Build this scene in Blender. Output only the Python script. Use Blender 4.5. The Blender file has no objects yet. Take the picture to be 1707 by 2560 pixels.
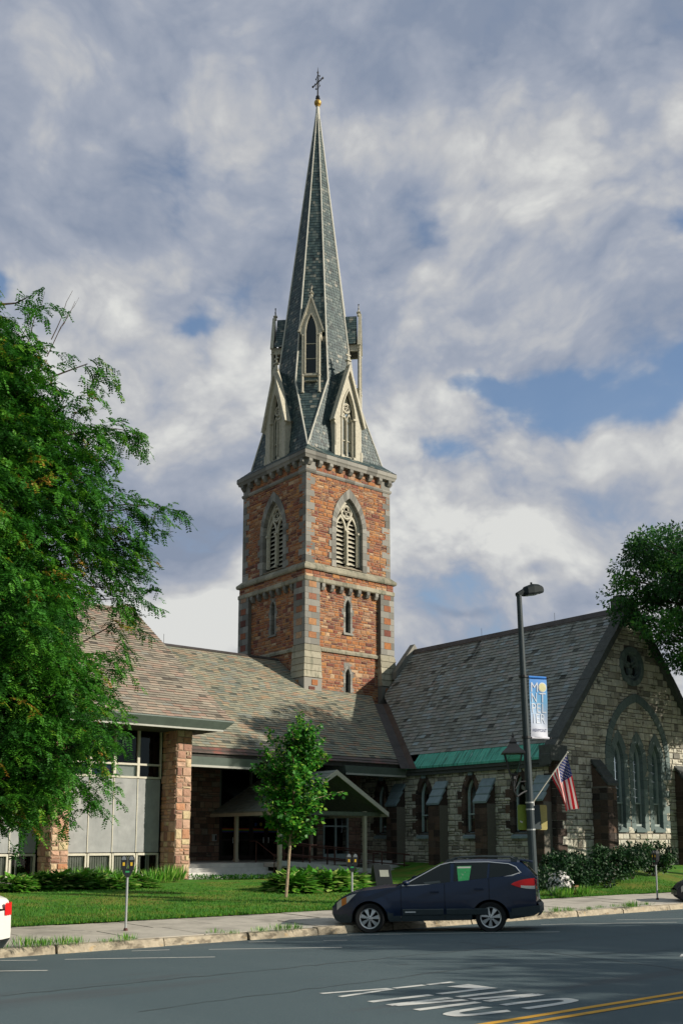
import bpy, math, random
import numpy as np
from mathutils import Vector, Matrix
R = math.radians
random.seed(11); rng = np.random.default_rng(5)
scene = bpy.context.scene
COL = scene.collection

# ------------------------------------------------------------------ camera
cam = bpy.data.cameras.new('camera'); camo = bpy.data.objects.new('camera', cam); COL.objects.link(camo)
YAW, PITCH, EYE = 0.684858, 0.164396, 2.0
fw = Vector((math.sin(YAW)*math.cos(PITCH), math.cos(YAW)*math.cos(PITCH), math.sin(PITCH)))
camo.location = (0, 0, EYE); camo.rotation_euler = fw.to_track_quat('-Z', 'Y').to_euler()
cam.sensor_width = 36; cam.lens = 36*2591.75/2560; cam.shift_y = (1672.75-1280)/2560
cam.clip_start = 0.1; cam.clip_end = 4000
scene.camera = camo

# ------------------------------------------------------------------ light
ARX, ARY = 14.84, 9.73
SUN_EL, SUN_AZ = R(23), math.atan2(0.585, -0.811)      # azimuth measured from +Y towards +X
sd = Vector((math.sin(SUN_AZ)*math.cos(SUN_EL), math.cos(SUN_AZ)*math.cos(SUN_EL), math.sin(SUN_EL)))
sun = bpy.data.lights.new('sun', 'SUN'); suno = bpy.data.objects.new('sun', sun); COL.objects.link(suno)
sun.energy = 5.0; sun.angle = R(0.5); sun.color = (1.0, 0.91, 0.77)
suno.rotation_euler = (-sd).to_track_quat('-Z', 'Y').to_euler()
suno.location = (20, -20, 40)
scene.view_settings.view_transform = 'Standard'; scene.view_settings.look = 'None'
scene.view_settings.exposure = 0.32; scene.view_settings.gamma = 1

def rayw(px, py):                                       # direction of a point of the sky
    q = Vector(((px-853.5)/2591.75, (py-1672.75)/2591.75, 1))
    r = Vector((math.cos(YAW), -math.sin(YAW), 0)); d = fw.cross(r)
    return (q.x*r + q.y*d + fw).normalized()

world = bpy.data.worlds.new('World'); scene.world = world; world.use_nodes = True
def build_world():
    nt = world.node_tree; N = nt.nodes; L = nt.links; N.clear()
    def n(t, **k):
        x = N.new(t)
        for a, b in k.items(): setattr(x, a, b)
        return x
    def math_(op, a, b=None, c=None, clamp=False):
        m = n('ShaderNodeMath', operation=op, use_clamp=clamp)
        for i, v in enumerate((a, b, c)):
            if v is None: continue
            if isinstance(v, (int, float)): m.inputs[i].default_value = v
            else: L.new(v, m.inputs[i])
        return m.outputs[0]
    def rng_(v, a, b, lo=0.0, hi=1.0, sm=True):
        mr = n('ShaderNodeMapRange', interpolation_type='SMOOTHSTEP' if sm else 'LINEAR'); L.new(v, mr.inputs[0])
        for i, q in enumerate((a, b, lo, hi)): mr.inputs[i+1].default_value = q
        return mr.outputs[0]
    tc = n('ShaderNodeTexCoord'); D = tc.outputs['Generated']
    sky = n('ShaderNodeTexSky', sky_type='NISHITA'); sky.sun_disc = False
    sky.sun_elevation = SUN_EL; sky.sun_rotation = SUN_AZ; sky.altitude = 200; sky.air_density = 1.0; sky.dust_density = 1.0; sky.ozone_density = 2.0
    sep = n('ShaderNodeSeparateXYZ'); L.new(D, sep.inputs[0])
    # soft warp so that the banks of cloud do not follow the axes
    wn = n('ShaderNodeTexNoise'); wn.inputs['Scale'].default_value = 3.0; wn.inputs['Detail'].default_value = 3; L.new(D, wn.inputs['Vector'])
    wv = n('ShaderNodeVectorMath', operation='MULTIPLY_ADD'); L.new(wn.outputs['Color'], wv.inputs[0]); wv.inputs[1].default_value = (.16, .16, .16); L.new(D, wv.inputs[2])
    def noise(scale, det, rough, loc=(0, 0, 0), sc=(1, 1, 1.5), vec=None):
        mp = n('ShaderNodeMapping'); mp.inputs['Location'].default_value = loc; mp.inputs['Scale'].default_value = sc; L.new(vec or wv.outputs[0], mp.inputs['Vector'])
        x = n('ShaderNodeTexNoise'); x.inputs['Scale'].default_value = scale; x.inputs['Detail'].default_value = det; x.inputs['Roughness'].default_value = rough; L.new(mp.outputs[0], x.inputs['Vector']); return x.outputs['Fac']
    HR = Vector((math.cos(YAW), -math.sin(YAW), 0)); HU = -fw.cross(HR)
    def dot_(v, c):
        q = n('ShaderNodeVectorMath', operation='DOT_PRODUCT'); L.new(v, q.inputs[0]); q.inputs[1].default_value = c; return q.outputs['Value']
    def blobs(lst):
        """soft ellipses on the celestial sphere"""
        acc = None; A, B = dot_(wv2.outputs[0], HR), dot_(wv2.outputs[0], HU)
        for px, py, rx, ry, w in lst:
            c = rayw(px, py); k = 1.35/2650
            da = math_('MULTIPLY', math_('SUBTRACT', A, c.dot(HR)), 1/(rx*k)); db = math_('MULTIPLY', math_('SUBTRACT', B, c.dot(HU)), 1/(ry*k))
            d2 = math_('ADD', math_('MULTIPLY', da, da), math_('MULTIPLY', db, db)); g = math_('SUBTRACT', 1.0, d2, clamp=True)
            v = math_('MULTIPLY', math_('MULTIPLY', g, g), w); acc = v if acc is None else math_('ADD', acc, v)
        return acc
    w2 = n('ShaderNodeTexNoise'); w2.inputs['Scale'].default_value = 7.0; w2.inputs['Detail'].default_value = 5; L.new(D, w2.inputs['Vector'])
    s2 = n('ShaderNodeVectorMath', operation='SUBTRACT'); L.new(w2.outputs['Color'], s2.inputs[0]); s2.inputs[1].default_value = (.5, .5, .5)
    wv2 = n('ShaderNodeVectorMath', operation='MULTIPLY_ADD'); L.new(s2.outputs[0], wv2.inputs[0]); wv2.inputs[1].default_value = (.17, .17, .13); L.new(D, wv2.inputs[2])
    big = noise(2.6, 4, .5, (1.3, .2, 2.0)); puff = noise(7.5, 12, .55, (4.1, 2.2, .3)); fine = noise(17, 8, .6, (.3, 7.0, 1.0))
    vm = n('ShaderNodeMapping'); vm.inputs['Location'].default_value = (.7, 1.9, .2); vm.inputs['Scale'].default_value = (1, 1, 1.35)
    w3 = n('ShaderNodeTexNoise'); w3.inputs['Scale'].default_value = 14; w3.inputs['Detail'].default_value = 4; L.new(D, w3.inputs['Vector'])
    w3v = n('ShaderNodeVectorMath', operation='MULTIPLY_ADD'); L.new(w3.outputs['Color'], w3v.inputs[0]); w3v.inputs[1].default_value = (.05, .05, .05); L.new(wv.outputs[0], w3v.inputs[2]); L.new(w3v.outputs[0], vm.inputs['Vector'])
    vo = n('ShaderNodeTexVoronoi', feature='F1'); vo.inputs['Scale'].default_value = 8.5; vo.normalize = True; vo.inputs['Detail'].default_value = 3.0; vo.inputs['Roughness'].default_value = .55; vo.inputs['Lacunarity'].default_value = 2.3; L.new(vm.outputs[0], vo.inputs['Vector'])
    bil = math_('SUBTRACT', .27, vo.outputs['Distance'])
    # bright banks (+) and grey or blue gaps (-) of the photographed sky
    bank = blobs([(566, 250, 130, 160, .42), (470, 457, 170, 150, .30), (140, 740, 190, 80, .34), (360, 664, 150, 70, .30), (360, 980, 300, 200, .26), (610, 958, 170, 130, .34), (1143, 381, 250, 140, .30), (1306, 468, 220, 140, .26), (1666, 326, 120, 150, .34), (1361, 697, 380, 120, .16), (980, 1045, 130, 140, .34), (1252, 1090, 230, 80, .28), (1611, 1110, 170, 80, .28), (1306, 1361, 600, 240, .26), (490, 1546, 260, 120, .30), (700, 1500, 300, 150, .2),
                  (468, 1372, 220, 100, -.52), (300, 1200, 200, 150, -.2), (109, 544, 230, 130, -.17), (675, 54, 480, 120, -.13), (1361, 98, 480, 130, -.11), (1448, 1480, 150, 65, -.5), (1328, 1404, 85, 30, -.45), (1190, 1540, 70, 20, -.3), (958, 522, 130, 120, -.26), (150, 200, 260, 160, -.14), (1250, 860, 300, 60, -.2), (700, 640, 160, 140, -.12)])
    hole = blobs([(1448, 950, 360, 72, .85), (1088, 1110, 110, 45, .6), (1640, 1000, 200, 55, .75), (522, 871, 75, 34, .62), (5, 718, 65, 60, 1.2), (577, 806, 110, 75, .42), (1448, 895, 330, 80, .5), (1023, 533, 80, 65, .45), (1690, 555, 65, 50, .6), (1437, 468, 60, 70, .4), (947, 392, 70, 45, .45), (1180, 930, 150, 40, .7)])
    t = math_('ADD', math_('ADD', math_('MULTIPLY', math_('SUBTRACT', puff, .5), 1.5), math_('MULTIPLY', math_('SUBTRACT', big, .5), .9)), math_('MULTIPLY', math_('SUBTRACT', fine, .5), .8))
    t = math_('ADD', t, math_('MULTIPLY', bil, 2.05))
    lowb = rng_(sep.outputs['Z'],   .62, .12, -.06, .30, False)
    sh = math_('ADD', math_('ADD', t, bank), math_('ADD', lowb, .44))
    ramp = n('ShaderNodeValToRGB'); L.new(sh, ramp.inputs[0]); e = ramp.color_ramp.elements
    e[0].position = 0.0; e[0].color = CLOUD[0]; e[1].position = 1.0; e[1].color = CLOUD[3]
    for p, c in ((.42, CLOUD[1]), (.70, CLOUD[2])):
        m = ramp.color_ramp.elements.new(p); m.color = c
    open_ = math_('SUBTRACT', hole, math_('MULTIPLY', t, 1.0))
    over = rng_(sep.outputs['Z'], .70, .95, 0, .25)                       # unseen dark sky overhead, added to weaken the fill light
    dpb = n('ShaderNodeVectorMath', operation='DOT_PRODUCT'); L.new(D, dpb.inputs[0]); dpb.inputs[1].default_value = (math.sin(YAW), math.cos(YAW), 0)
    back = rng_(dpb.outputs['Value'], .35, -.3, 0, .75)                   # likewise added behind the camera, to deepen the shaded sides
    cl = math_('SUBTRACT', 1.0, rng_(open_, .24, 1.05, 0, .92))
    dk = n('ShaderNodeBackground'); dk.inputs[0].default_value = (.23, .30, .33, 1)
    bg1 = n('ShaderNodeBackground'); L.new(sky.outputs[0], bg1.inputs[0]); bg1.inputs[1].default_value = SKY_S
    bg2 = n('ShaderNodeBackground'); L.new(ramp.outputs[0], bg2.inputs[0]); bg2.inputs[1].default_value = 1.0
    mix = n('ShaderNodeMixShader'); L.new(cl, mix.inputs[0]); L.new(bg1.outputs[0], mix.inputs[1]); L.new(bg2.outputs[0], mix.inputs[2])
    mix2 = n('ShaderNodeMixShader'); L.new(math_('MAXIMUM', over, back), mix2.inputs[0]); L.new(mix.outputs[0], mix2.inputs[1]); L.new(dk.outputs[0], mix2.inputs[2]); mix = mix2
    out = n('ShaderNodeOutputWorld'); L.new(mix.outputs[0], out.inputs[0])
SKY_S = .12
CLOUD = [(.195, .235, .315, 1), (.29, .32, .385, 1), (.41, .42, .44, 1), (.57, .575, .56, 1)]
build_world()

# ------------------------------------------------------------------ materials
MATS = {}
def mat(name, col, rough=.8, nscale=6, nvar=.25, bump=0.0, bscale=30, metal=0, ramp=None, spec=.3, coat=0, emit=None, stretch=None, trans=0, detail2=None):
    """principled material; ramp: list of (pos, colour) driven by the per-face attribute rnd; noise varies the value."""
    if name in MATS: return MATS[name]
    m = bpy.data.materials.new(name); m.use_nodes = True; MATS[name] = m
    nt = m.node_tree; N = nt.nodes; L = nt.links
    p = N['Principled BSDF']; p.inputs['Roughness'].default_value = rough; p.inputs['Metallic'].default_value = metal
    p.inputs['Specular IOR Level'].default_value = spec
    if coat: p.inputs['Coat Weight'].default_value = coat; p.inputs['Coat Roughness'].default_value = .03
    tc = N.new('ShaderNodeTexCoord'); vec = tc.outputs['Object']
    if stretch:
        mp = N.new('ShaderNodeMapping'); mp.inputs['Scale'].default_value = stretch; L.new(vec, mp.inputs['Vector']); vec = mp.outputs[0]
    no = N.new('ShaderNodeTexNoise'); no.inputs['Scale'].default_value = nscale; no.inputs['Detail'].default_value = 6; no.inputs['Roughness'].default_value = .6
    L.new(vec, no.inputs['Vector'])
    if ramp:
        at = N.new('ShaderNodeAttribute'); at.attribute_name = 'rnd'
        cr = N.new('ShaderNodeValToRGB'); L.new(at.outputs['Fac'], cr.inputs[0])
        els = cr.color_ramp.elements
        while len(els) > 1: els.remove(els[-1])
        els[0].position = ramp[0][0]; els[0].color = (*ramp[0][1], 1)
        for pos, c in ramp[1:]:
            e = els.new(pos); e.color = (*c, 1)
        base = cr.outputs[0]
    else:
        rgb = N.new('ShaderNodeRGB'); rgb.outputs[0].default_value = (*col, 1); base = rgb.outputs[0]
    mr = N.new('ShaderNodeMapRange'); L.new(no.outputs['Fac'], mr.inputs[0]); mr.inputs[1].default_value = .25; mr.inputs[2].default_value = .75
    mr.inputs[3].default_value = 1-nvar; mr.inputs[4].default_value = 1+nvar
    mx = N.new('ShaderNodeVectorMath'); mx.operation = 'SCALE'; L.new(base, mx.inputs[0]); L.new(mr.outputs[0], mx.inputs['Scale'])
    c = mx.outputs[0]
    if detail2:                                        # (scale, colour, lo, hi, amount, stretch): stains and growth
        for (s2, c2, lo, hi, amt, st2) in detail2:
            mp2 = N.new('ShaderNodeMapping'); mp2.inputs['Scale'].default_value = st2; L.new(tc.outputs['Object'], mp2.inputs['Vector'])
            n2 = N.new('ShaderNodeTexNoise'); n2.inputs['Scale'].default_value = s2; n2.inputs['Detail'].default_value = 7; n2.inputs['Roughness'].default_value = .62; L.new(mp2.outputs[0], n2.inputs['Vector'])
            m2 = N.new('ShaderNodeMapRange'); m2.interpolation_type = 'SMOOTHSTEP'; L.new(n2.outputs['Fac'], m2.inputs[0]); m2.inputs[1].default_value = lo; m2.inputs[2].default_value = hi; m2.inputs[4].default_value = amt
            mm = N.new('ShaderNodeMix'); mm.data_type = 'RGBA'; L.new(m2.outputs[0], mm.inputs[0]); L.new(c, mm.inputs[6]); mm.inputs[7].default_value = (*c2, 1); c = mm.outputs[2]
    L.new(c, p.inputs['Base Color'])
    if bump:
        nb = N.new('ShaderNodeTexNoise'); nb.inputs['Scale'].default_value = bscale; nb.inputs['Detail'].default_value = 5; L.new(vec, nb.inputs['Vector'])
        bp = N.new('ShaderNodeBump'); bp.inputs['Strength'].default_value = bump; bp.inputs['Distance'].default_value = .05; L.new(nb.outputs['Fac'], bp.inputs['Height']); L.new(bp.outputs[0], p.inputs['Normal'])
    if emit:
        p.inputs['Emission Color'].default_value = (*emit[0], 1); p.inputs['Emission Strength'].default_value = emit[1]
    if trans:
        tr = N.new('ShaderNodeBsdfTranslucent'); L.new(c, tr.inputs[0])
        ms = N.new('ShaderNodeMixShader'); ms.inputs[0].default_value = trans
        L.new(p.outputs[0], ms.inputs[1]); L.new(tr.outputs[0], ms.inputs[2])
        L.new(ms.outputs[0], N['Material Output'].inputs[0])
    return m

def glass_mat(name, tint, rough=.04, alpha=.35, spec=.6):
    """window glass: a dark pane that mirrors the sky and lets a little through"""
    if name in MATS: return MATS[name]
    m = bpy.data.materials.new(name); m.use_nodes = True; MATS[name] = m
    nt = m.node_tree; N = nt.nodes; L = nt.links; N.clear()
    out = N.new('ShaderNodeOutputMaterial'); gl = N.new('ShaderNodeBsdfGlossy'); gl.inputs['Roughness'].default_value = rough; gl.inputs['Color'].default_value = (.8, .85, .85, 1)
    tr = N.new('ShaderNodeBsdfTransparent'); tr.inputs[0].default_value = (*tint, 1)
    fr = N.new('ShaderNodeFresnel'); fr.inputs[0].default_value = 1.5
    tc = N.new('ShaderNodeTexCoord'); no = N.new('ShaderNodeTexNoise'); no.inputs['Scale'].default_value = 1.3; L.new(tc.outputs['Object'], no.inputs['Vector'])
    bp = N.new('ShaderNodeBump'); bp.inputs['Strength'].default_value = .06; L.new(no.outputs['Fac'], bp.inputs['Height']); L.new(bp.outputs[0], gl.inputs['Normal'])
    mx = N.new('ShaderNodeMixShader'); L.new(fr.outputs[0], mx.inputs[0]); L.new(tr.outputs[0], mx.inputs[1]); L.new(gl.outputs[0], mx.inputs[2]); L.new(mx.outputs[0], out.inputs[0])
    return m

RED = [(0, (.10, .04, .03)), (.12, (.20, .07, .05)), (.3, (.28, .108, .048)), (.5, (.34, .145, .055)), (.64, (.23, .105, .07)), (.78, (.40, .19, .066)), (.9, (.30, .175, .11)), (1, (.45, .31, .19))]
CREAM = [(0, (.16, .155, .135)), (.15, (.34, .315, .255)), (.4, (.48, .455, .375)), (.65, (.41, .405, .35)), (.85, (.54, .515, .435)), (1, (.28, .265, .22))]
BROWN = [(0, (.028, .022, .02)), (.3, (.05, .035, .028)), (.6, (.075, .05, .04)), (.85, (.11, .07, .05)), (1, (.07, .062, .055))]
PILLAR = [(0, (.25, .13, .10)), (.25, (.40, .24, .17)), (.5, (.50, .33, .24)), (.68, (.42, .20, .11)), (.82, (.52, .38, .26)), (1, (.50, .40, .24))]
GRAN = [(0, (.125, .122, .108)), (.5, (.20, .195, .175)), (1, (.28, .27, .24))]
ROOFM = [(0, (.07, .075, .06)), (.04, (.17, .18, .145)), (.25, (.23, .235, .18)), (.5, (.29, .275, .20)), (.68, (.30, .25, .175)), (.8, (.31, .21, .14)), (.9, (.205, .23, .205)), (1, (.37, .30, .19))]
ROOFL = [(0, (.07, .06, .05)), (.04, (.20, .18, .145)), (.25, (.27, .235, .185)), (.5, (.33, .29, .225)), (.72, (.34, .25, .19)), (.88, (.30, .20, .155)), (1, (.24, .245, .21))]
ROOFN = [(0, (.035, .04, .036)), (.04, (.15, .155, .135)), (.25, (.195, .205, .185)), (.5, (.235, .24, .21)), (.7, (.215, .25, .25)), (.86, (.265, .24, .215)), (1, (.26, .32, .34))]
SPIRE = [(0, (.012, .022, .024)), (.04, (.022, .042, .046)), (.3, (.034, .062, .066)), (.62, (.050, .083, .083)), (.84, (.078, .108, .102)), (.95, (.13, .145, .13)), (1, (.24, .23, .19))]
LICH = [(3.0, (.05, .055, .05), .60, .74, .8, (1, 1, .6))]
M_red = mat('red_sandstone', 0, .9, 9, .3, .5, 28, ramp=RED, detail2=[(1.0, (.10, .055, .045), .56, .76, .6, (1, 1, .45)), (5, (.46, .26, .12), .62, .72, .45, (1, 1, 1))])
M_cream = mat('cream_ashlar', 0, .9, 9, .25, .5, 28, ramp=CREAM, detail2=[(2.2, (.055, .05, .04), .57, .68, .85, (1, 1, 1)), (.5, (.16, .145, .11), .52, .7, .5, (1, 1, 1))])
M_brown = mat('dark_brown_stone', 0, .9, 9, .25, .5, 28, ramp=BROWN)
M_pillar = mat('pink_rubble_stone', 0, .9, 8, .25, .6, 24, ramp=PILLAR)
M_gran = mat('grey_granite', 0, .85, 40, .16, .15, 60, ramp=GRAN, detail2=[(1.1, (.14, .14, .13), .55, .75, .6, (1, 1, .3))])
M_sill = mat('weathered_limestone', 0, .85, 14, .2, .2, 40, ramp=[(0, (.22, .205, .155)), (1, (.34, .315, .24))], detail2=[(1.6, (.09, .10, .07), .48, .68, .8, (2, 2, .35))])
M_mort = mat('pale_mortar', (.27, .205, .15), .95, 20, .2)
M_mortd = mat('dark_mortar', (.13, .12, .10), .95, 20, .2)
M_mortg = mat('grey_mortar', (.11, .10, .085), .95, 20, .2)
M_trim = mat('cream_painted_wood', (.42, .395, .315), .7, 7, .22, .1, 40, detail2=[(4.5, (.28, .17, .09), .66, .76, .7, (1, 1, .5))])
M_trimw = mat('white_hip_roll', (.50, .49, .43), .6, 5, .15)
M_spire = mat('dark_green_slate', 0, .55, 7, .2, ramp=SPIRE, spec=.45)
M_roofm = mat('mottled_slate', 0, .7, .55, .22, ramp=ROOFM, spec=.3, detail2=[(.9, (.36, .22, .12), .58, .70, .55, (1, 1, 1)), (.6, (.17, .205, .195), .56, .7, .55, (1, 1, 1))])
M_roofl = mat('rosy_slate', 0, .7, .6, .2, ramp=ROOFL, spec=.3, detail2=[(.5, (.30, .17, .125), .58, .72, .45, (1, 1, 1))])
M_roofn = mat('nave_slate', 0, .7, .6, .2, ramp=ROOFN, spec=.3, detail2=[(.9, (.022, .026, .024), .57, .70, .88, (.5, 2.0, .5)), (.3, (.13, .14, .135), .5, .7, .4, (1, 1, 1))])
M_flash = mat('dark_flashing', (.05, .043, .04), .55, 1.5, .4, .05)
M_flashr = mat('brown_flashing', (.10, .075, .065), .55, 1.2, .35, .05, detail2=[(.55, (.24, .09, .07), .5, .62, .9, (1, 1, 1))])
M_copper = mat('verdigris_copper', (.085, .39, .295), .75, 2, .2, detail2=[(6, (.025, .10, .08), .52, .62, .85, (.12, 2.2, .12)), (8, (.28, .58, .46), .56, .68, .6, (.12, 2.6, .12))])
M_fascia = mat('grey_green_fascia', (.12, .15, .135), .6, 3, .15)
M_fascial = mat('pale_fascia_edge', (.36, .365, .33), .6, 3, .1)
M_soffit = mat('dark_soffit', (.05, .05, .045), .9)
M_conc = mat('grey_panel_concrete', (.30, .31, .31), .9, 3, .16, .05, 60, detail2=[(.9, (.22, .235, .24), .42, .7, .6, (1, 1, .5)), (5, (.16, .17, .17), .60, .72, .35, (1.6, 1, .25))])
M_alu = mat('pale_window_frame', (.50, .48, .40), .6, 6, .12)
M_teal = mat('teal_grey_stone', 0, .85, 20, .2, .2, 40, ramp=[(0, (.085, .12, .12)), (1, (.145, .185, .18))])
M_cap = mat('blue_slate_cap', 0, .6, 5, .2, ramp=[(0, (.16, .22, .25)), (1, (.26, .33, .35))])
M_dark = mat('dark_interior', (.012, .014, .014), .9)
M_curtain = mat('vertical_blind', (.42, .42, .38), .8, 3, .1)
M_glass = glass_mat('window_glass', (.35, .4, .4))
M_glassc = glass_mat('clear_basement_glass', (.8, .84, .82))
M_glassd = glass_mat('dark_leaded_glass', (.10, .12, .12), .02)
M_iron = mat('black_iron', (.02, .022, .025), .5, 8, .2)
M_gold = mat('gilded_ball', (.42, .27, .07), .45, 8, .15, metal=.6)
M_post = mat('cream_post', (.43, .40, .31), .7, 4, .15)
M_rail = mat('rust_brown_rail', (.075, .03, .025), .55, 8, .2)
M_stepc = mat('concrete_step', (.50, .50, .48), .9, 4, .15, .08, 60)

# ------------------------------------------------------------------ geometry helpers
class Fr:                                               # a wall frame: u along, z up, d outwards
    def __init__(s, o, u, n): s.o = Vector(o); s.u = Vector(u).normalized(); s.n = Vector(n).normalized()
    def p(s, u, z, d=0): return s.o + s.u*u + s.n*d + Vector((0, 0, z))
class MB:
    def __init__(s): s.V = []; s.F = []; s.M = []; s.A = []
    def poly(s, pts, mi=0, r=None):
        i = len(s.V); s.V += [tuple(p) for p in pts]; s.F.append(tuple(range(i, i+len(pts)))); s.M.append(mi); s.A.append(random.random() if r is None else r)
    def hexa(s, b, t, mi=0, r=None):                    # bottom and top quads
        r = random.random() if r is None else r
        s.poly(b[::-1], mi, r); s.poly(t, mi, r)
        for i in range(len(b)):
            j = (i+1) % len(b); s.poly([b[i], b[j], t[j], t[i]], mi, r)
    def box(s, x0, x1, y0, y1, z0, z1, mi=0, r=None):
        s.hexa([(x0, y0, z0), (x1, y0, z0), (x1, y1, z0), (x0, y1, z0)], [(x0, y0, z1), (x1, y0, z1), (x1, y1, z1), (x0, y1, z1)], mi, r)
    def fbox(s, F, u0, u1, z0, z1, d0, d1, mi=0, r=None):
        s.hexa([F.p(u0, z0, d0), F.p(u1, z0, d0), F.p(u1, z0, d1), F.p(u0, z0, d1)], [F.p(u0, z1, d0), F.p(u1, z1, d0), F.p(u1, z1, d1), F.p(u0, z1, d1)], mi, r)
    def prism(s, pts, vec, mi=0, r=None):
        vec = Vector(vec); s.hexa([Vector(p) for p in pts], [Vector(p)+vec for p in pts], mi, r)
    def tube(s, path, rad, n=8, mi=0, r=None, cap=True):
        r = random.random() if r is None else r
        path = [Vector(p) for p in path]; rings = []
        if not isinstance(rad, (list, tuple)): rad = [rad]*len(path)
        for i, p in enumerate(path):
            t = (path[min(i+1, len(path)-1)]-path[max(i-1, 0)]).normalized()
            a = Vector((0, 0, 1)) if abs(t.z) < .9 else Vector((1, 0, 0))
            x = t.cross(a).normalized(); y = t.cross(x)
            rings.append([p+(x*math.cos(2*math.pi*k/n)+y*math.sin(2*math.pi*k/n))*rad[i] for k in range(n)])
        for i in range(len(rings)-1):
            for k in range(n):
                q = (k+1) % n; s.poly([rings[i][k], rings[i][q], rings[i+1][q], rings[i+1][k]], mi, r)
        if cap: s.poly(rings[0][::-1], mi, r); s.poly(rings[-1], mi, r)
    def lathe(s, prof, c=(0, 0, 0), n=16, mi=0, r=None, sx=1, sy=1):
        r = random.random() if r is None else r; c = Vector(c)
        rings = [[c+Vector((rr*sx*math.cos(2*math.pi*k/n), rr*sy*math.sin(2*math.pi*k/n), z)) for k in range(n)] for rr, z in prof]
        for i in range(len(rings)-1):
            for k in range(n):
                q = (k+1) % n; s.poly([rings[i][k], rings[i][q], rings[i+1][q], rings[i+1][k]], mi, r)
        s.poly(rings[0][::-1], mi, r); s.poly(rings[-1], mi, r)
    def ball(s, c, rad, n=12, m=8, mi=0, r=None, sz=1):
        s.lathe([(max(rad*math.sin(math.pi*i/m), 1e-4), -rad*sz*math.cos(math.pi*i/m)) for i in range(m+1)], c, n, mi, r)
    def build(s, name, mats, parent=None, smooth=False, merge=False):
        me = bpy.data.meshes.new(name); me.from_pydata(s.V, [], s.F)
        if not isinstance(mats, (list, tuple)): mats = [mats]
        for m in mats: me.materials.append(m)
        me.polygons.foreach_set('material_index', s.M)
        a = me.attributes.new('rnd', 'FLOAT', 'FACE'); a.data.foreach_set('value', s.A)
        if merge or smooth:
            import bmesh
            bm = bmesh.new(); bm.from_mesh(me); bmesh.ops.remove_doubles(bm, verts=bm.verts, dist=1e-4); bmesh.ops.recalc_face_normals(bm, faces=bm.faces); bm.to_mesh(me); bm.free()
        if smooth:
            me.polygons.foreach_set('use_smooth', [True]*len(me.polygons))
            try: me.set_sharp_from_angle(angle=R(38))
            except Exception: pass
        me.update()
        o = bpy.data.objects.new(name, me); COL.objects.link(o)
        if parent: put(o, parent)
        return o
def wmat(o):
    m = o.matrix_basis.copy()
    return (wmat(o.parent) @ o.matrix_parent_inverse @ m) if o.parent else m
def put(o, parent):
    o.parent = parent; o.matrix_parent_inverse = wmat(parent).inverted()
def tag(o, label=None, cat=None, group=None, kind=None):
    for k, v in (('label', label), ('category', cat), ('group', group), ('kind', kind)):
        if v: o[k] = v
    return o
def empty(name, loc, label, cat, group=None, rz=0):
    o = bpy.data.objects.new(name, None); COL.objects.link(o); o.location = loc; o.rotation_euler = (0, 0, rz); o.empty_display_size = .3
    return tag(o, label, cat, group)
def copy_tree(o, parent=None):
    c = o.copy(); COL.objects.link(c)
    if parent: c.parent = parent; c.matrix_parent_inverse = o.matrix_parent_inverse.copy()
    for ch in list(o.children): copy_tree(ch, c)
    return c
def local_root(name, label, cat, group=None): return empty(name, (0, 0, 0), label, cat, group)

def arch(w, zs, h, n=9):
    rr = (h*h+w*w/4)/w; th = math.acos(max(-1, (rr-w/2)/rr)); pts = []
    for i in range(n+1):
        a = math.pi-th*i/n; pts.append((-w/2+rr+rr*math.cos(a), zs+rr*math.sin(a)))
    return pts + [(-u, z) for u, z in pts[-2::-1]]
def outline(w, z0, zs, h, n=9, side=0):
    ex = [z0+(zs-z0)*i/(side+1) for i in range(1, side+1)]
    return [(-w/2, z0)]+[(-w/2, z) for z in ex]+arch(w, zs, h, n)+[(w/2, z) for z in ex[::-1]]+[(w/2, z0)]
def band(mb, F, uc, out, inn, d0, d1, mi=0, r=None, gap=0):
    """strip between two outlines, standing out from depth d0 to d1"""
    for i in range(len(out)-1):
        rr = random.random() if r is None else r
        o0, o1, i0, i1 = [Vector(q) for q in (out[i], out[i+1], inn[i], inn[i+1])]
        if gap:
            k = min(.45, gap/max((o1-o0).length, 1e-3)); o0, o1 = o0.lerp(o1, k), o1.lerp(o0, k)
            k = min(.45, gap/max((i1-i0).length, 1e-3)); i0, i1 = i0.lerp(i1, k), i1.lerp(i0, k)
        P = lambda q, d: F.p(uc+q[0], q[1], d)
        mb.hexa([P(i0, d0), P(i1, d0), P(o1, d0), P(o0, d0)], [P(i0, d1), P(i1, d1), P(o1, d1), P(o0, d1)], mi, rr)
def fill(mb, F, uc, pts, d, mi=0, r=.5): mb.poly([F.p(uc+u, z, d) for u, z in pts], mi, r)
def ringband(mb, F, uc, zc, ro, ri, d0, d1, n=20, mi=0, r=None):
    P = lambda q: [(q*math.cos(2*math.pi*k/n), zc+q*math.sin(2*math.pi*k/n)) for k in range(n+1)]
    band(mb, F, uc, P(ro), P(ri), d0, d1, mi, r)
def arch_hole(uc, w, z0, zs, h):
    rr = (h*h+w*w/4)/w
    def f(z):
        if z < z0 or z > zs+h: return None
        if z <= zs: return (uc-w/2, uc+w/2)
        x = math.sqrt(max(rr*rr-(z-zs)**2, 0))-(rr-w/2)
        return (uc-x, uc+x) if x > 0.01 else None
    return f
def rect_hole(u0, u1, z0, z1): return lambda z: (u0, u1) if z0 <= z <= z1 else None
def cut(a, b, holes):
    iv = [(a, b)]
    for h in holes:
        nv = []
        for p, q in iv:
            if h[1] <= p or h[0] >= q: nv.append((p, q)); continue
            if h[0] > p: nv.append((p, h[0]))
            if h[1] < q: nv.append((h[1], q))
        iv = nv
    return iv
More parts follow.
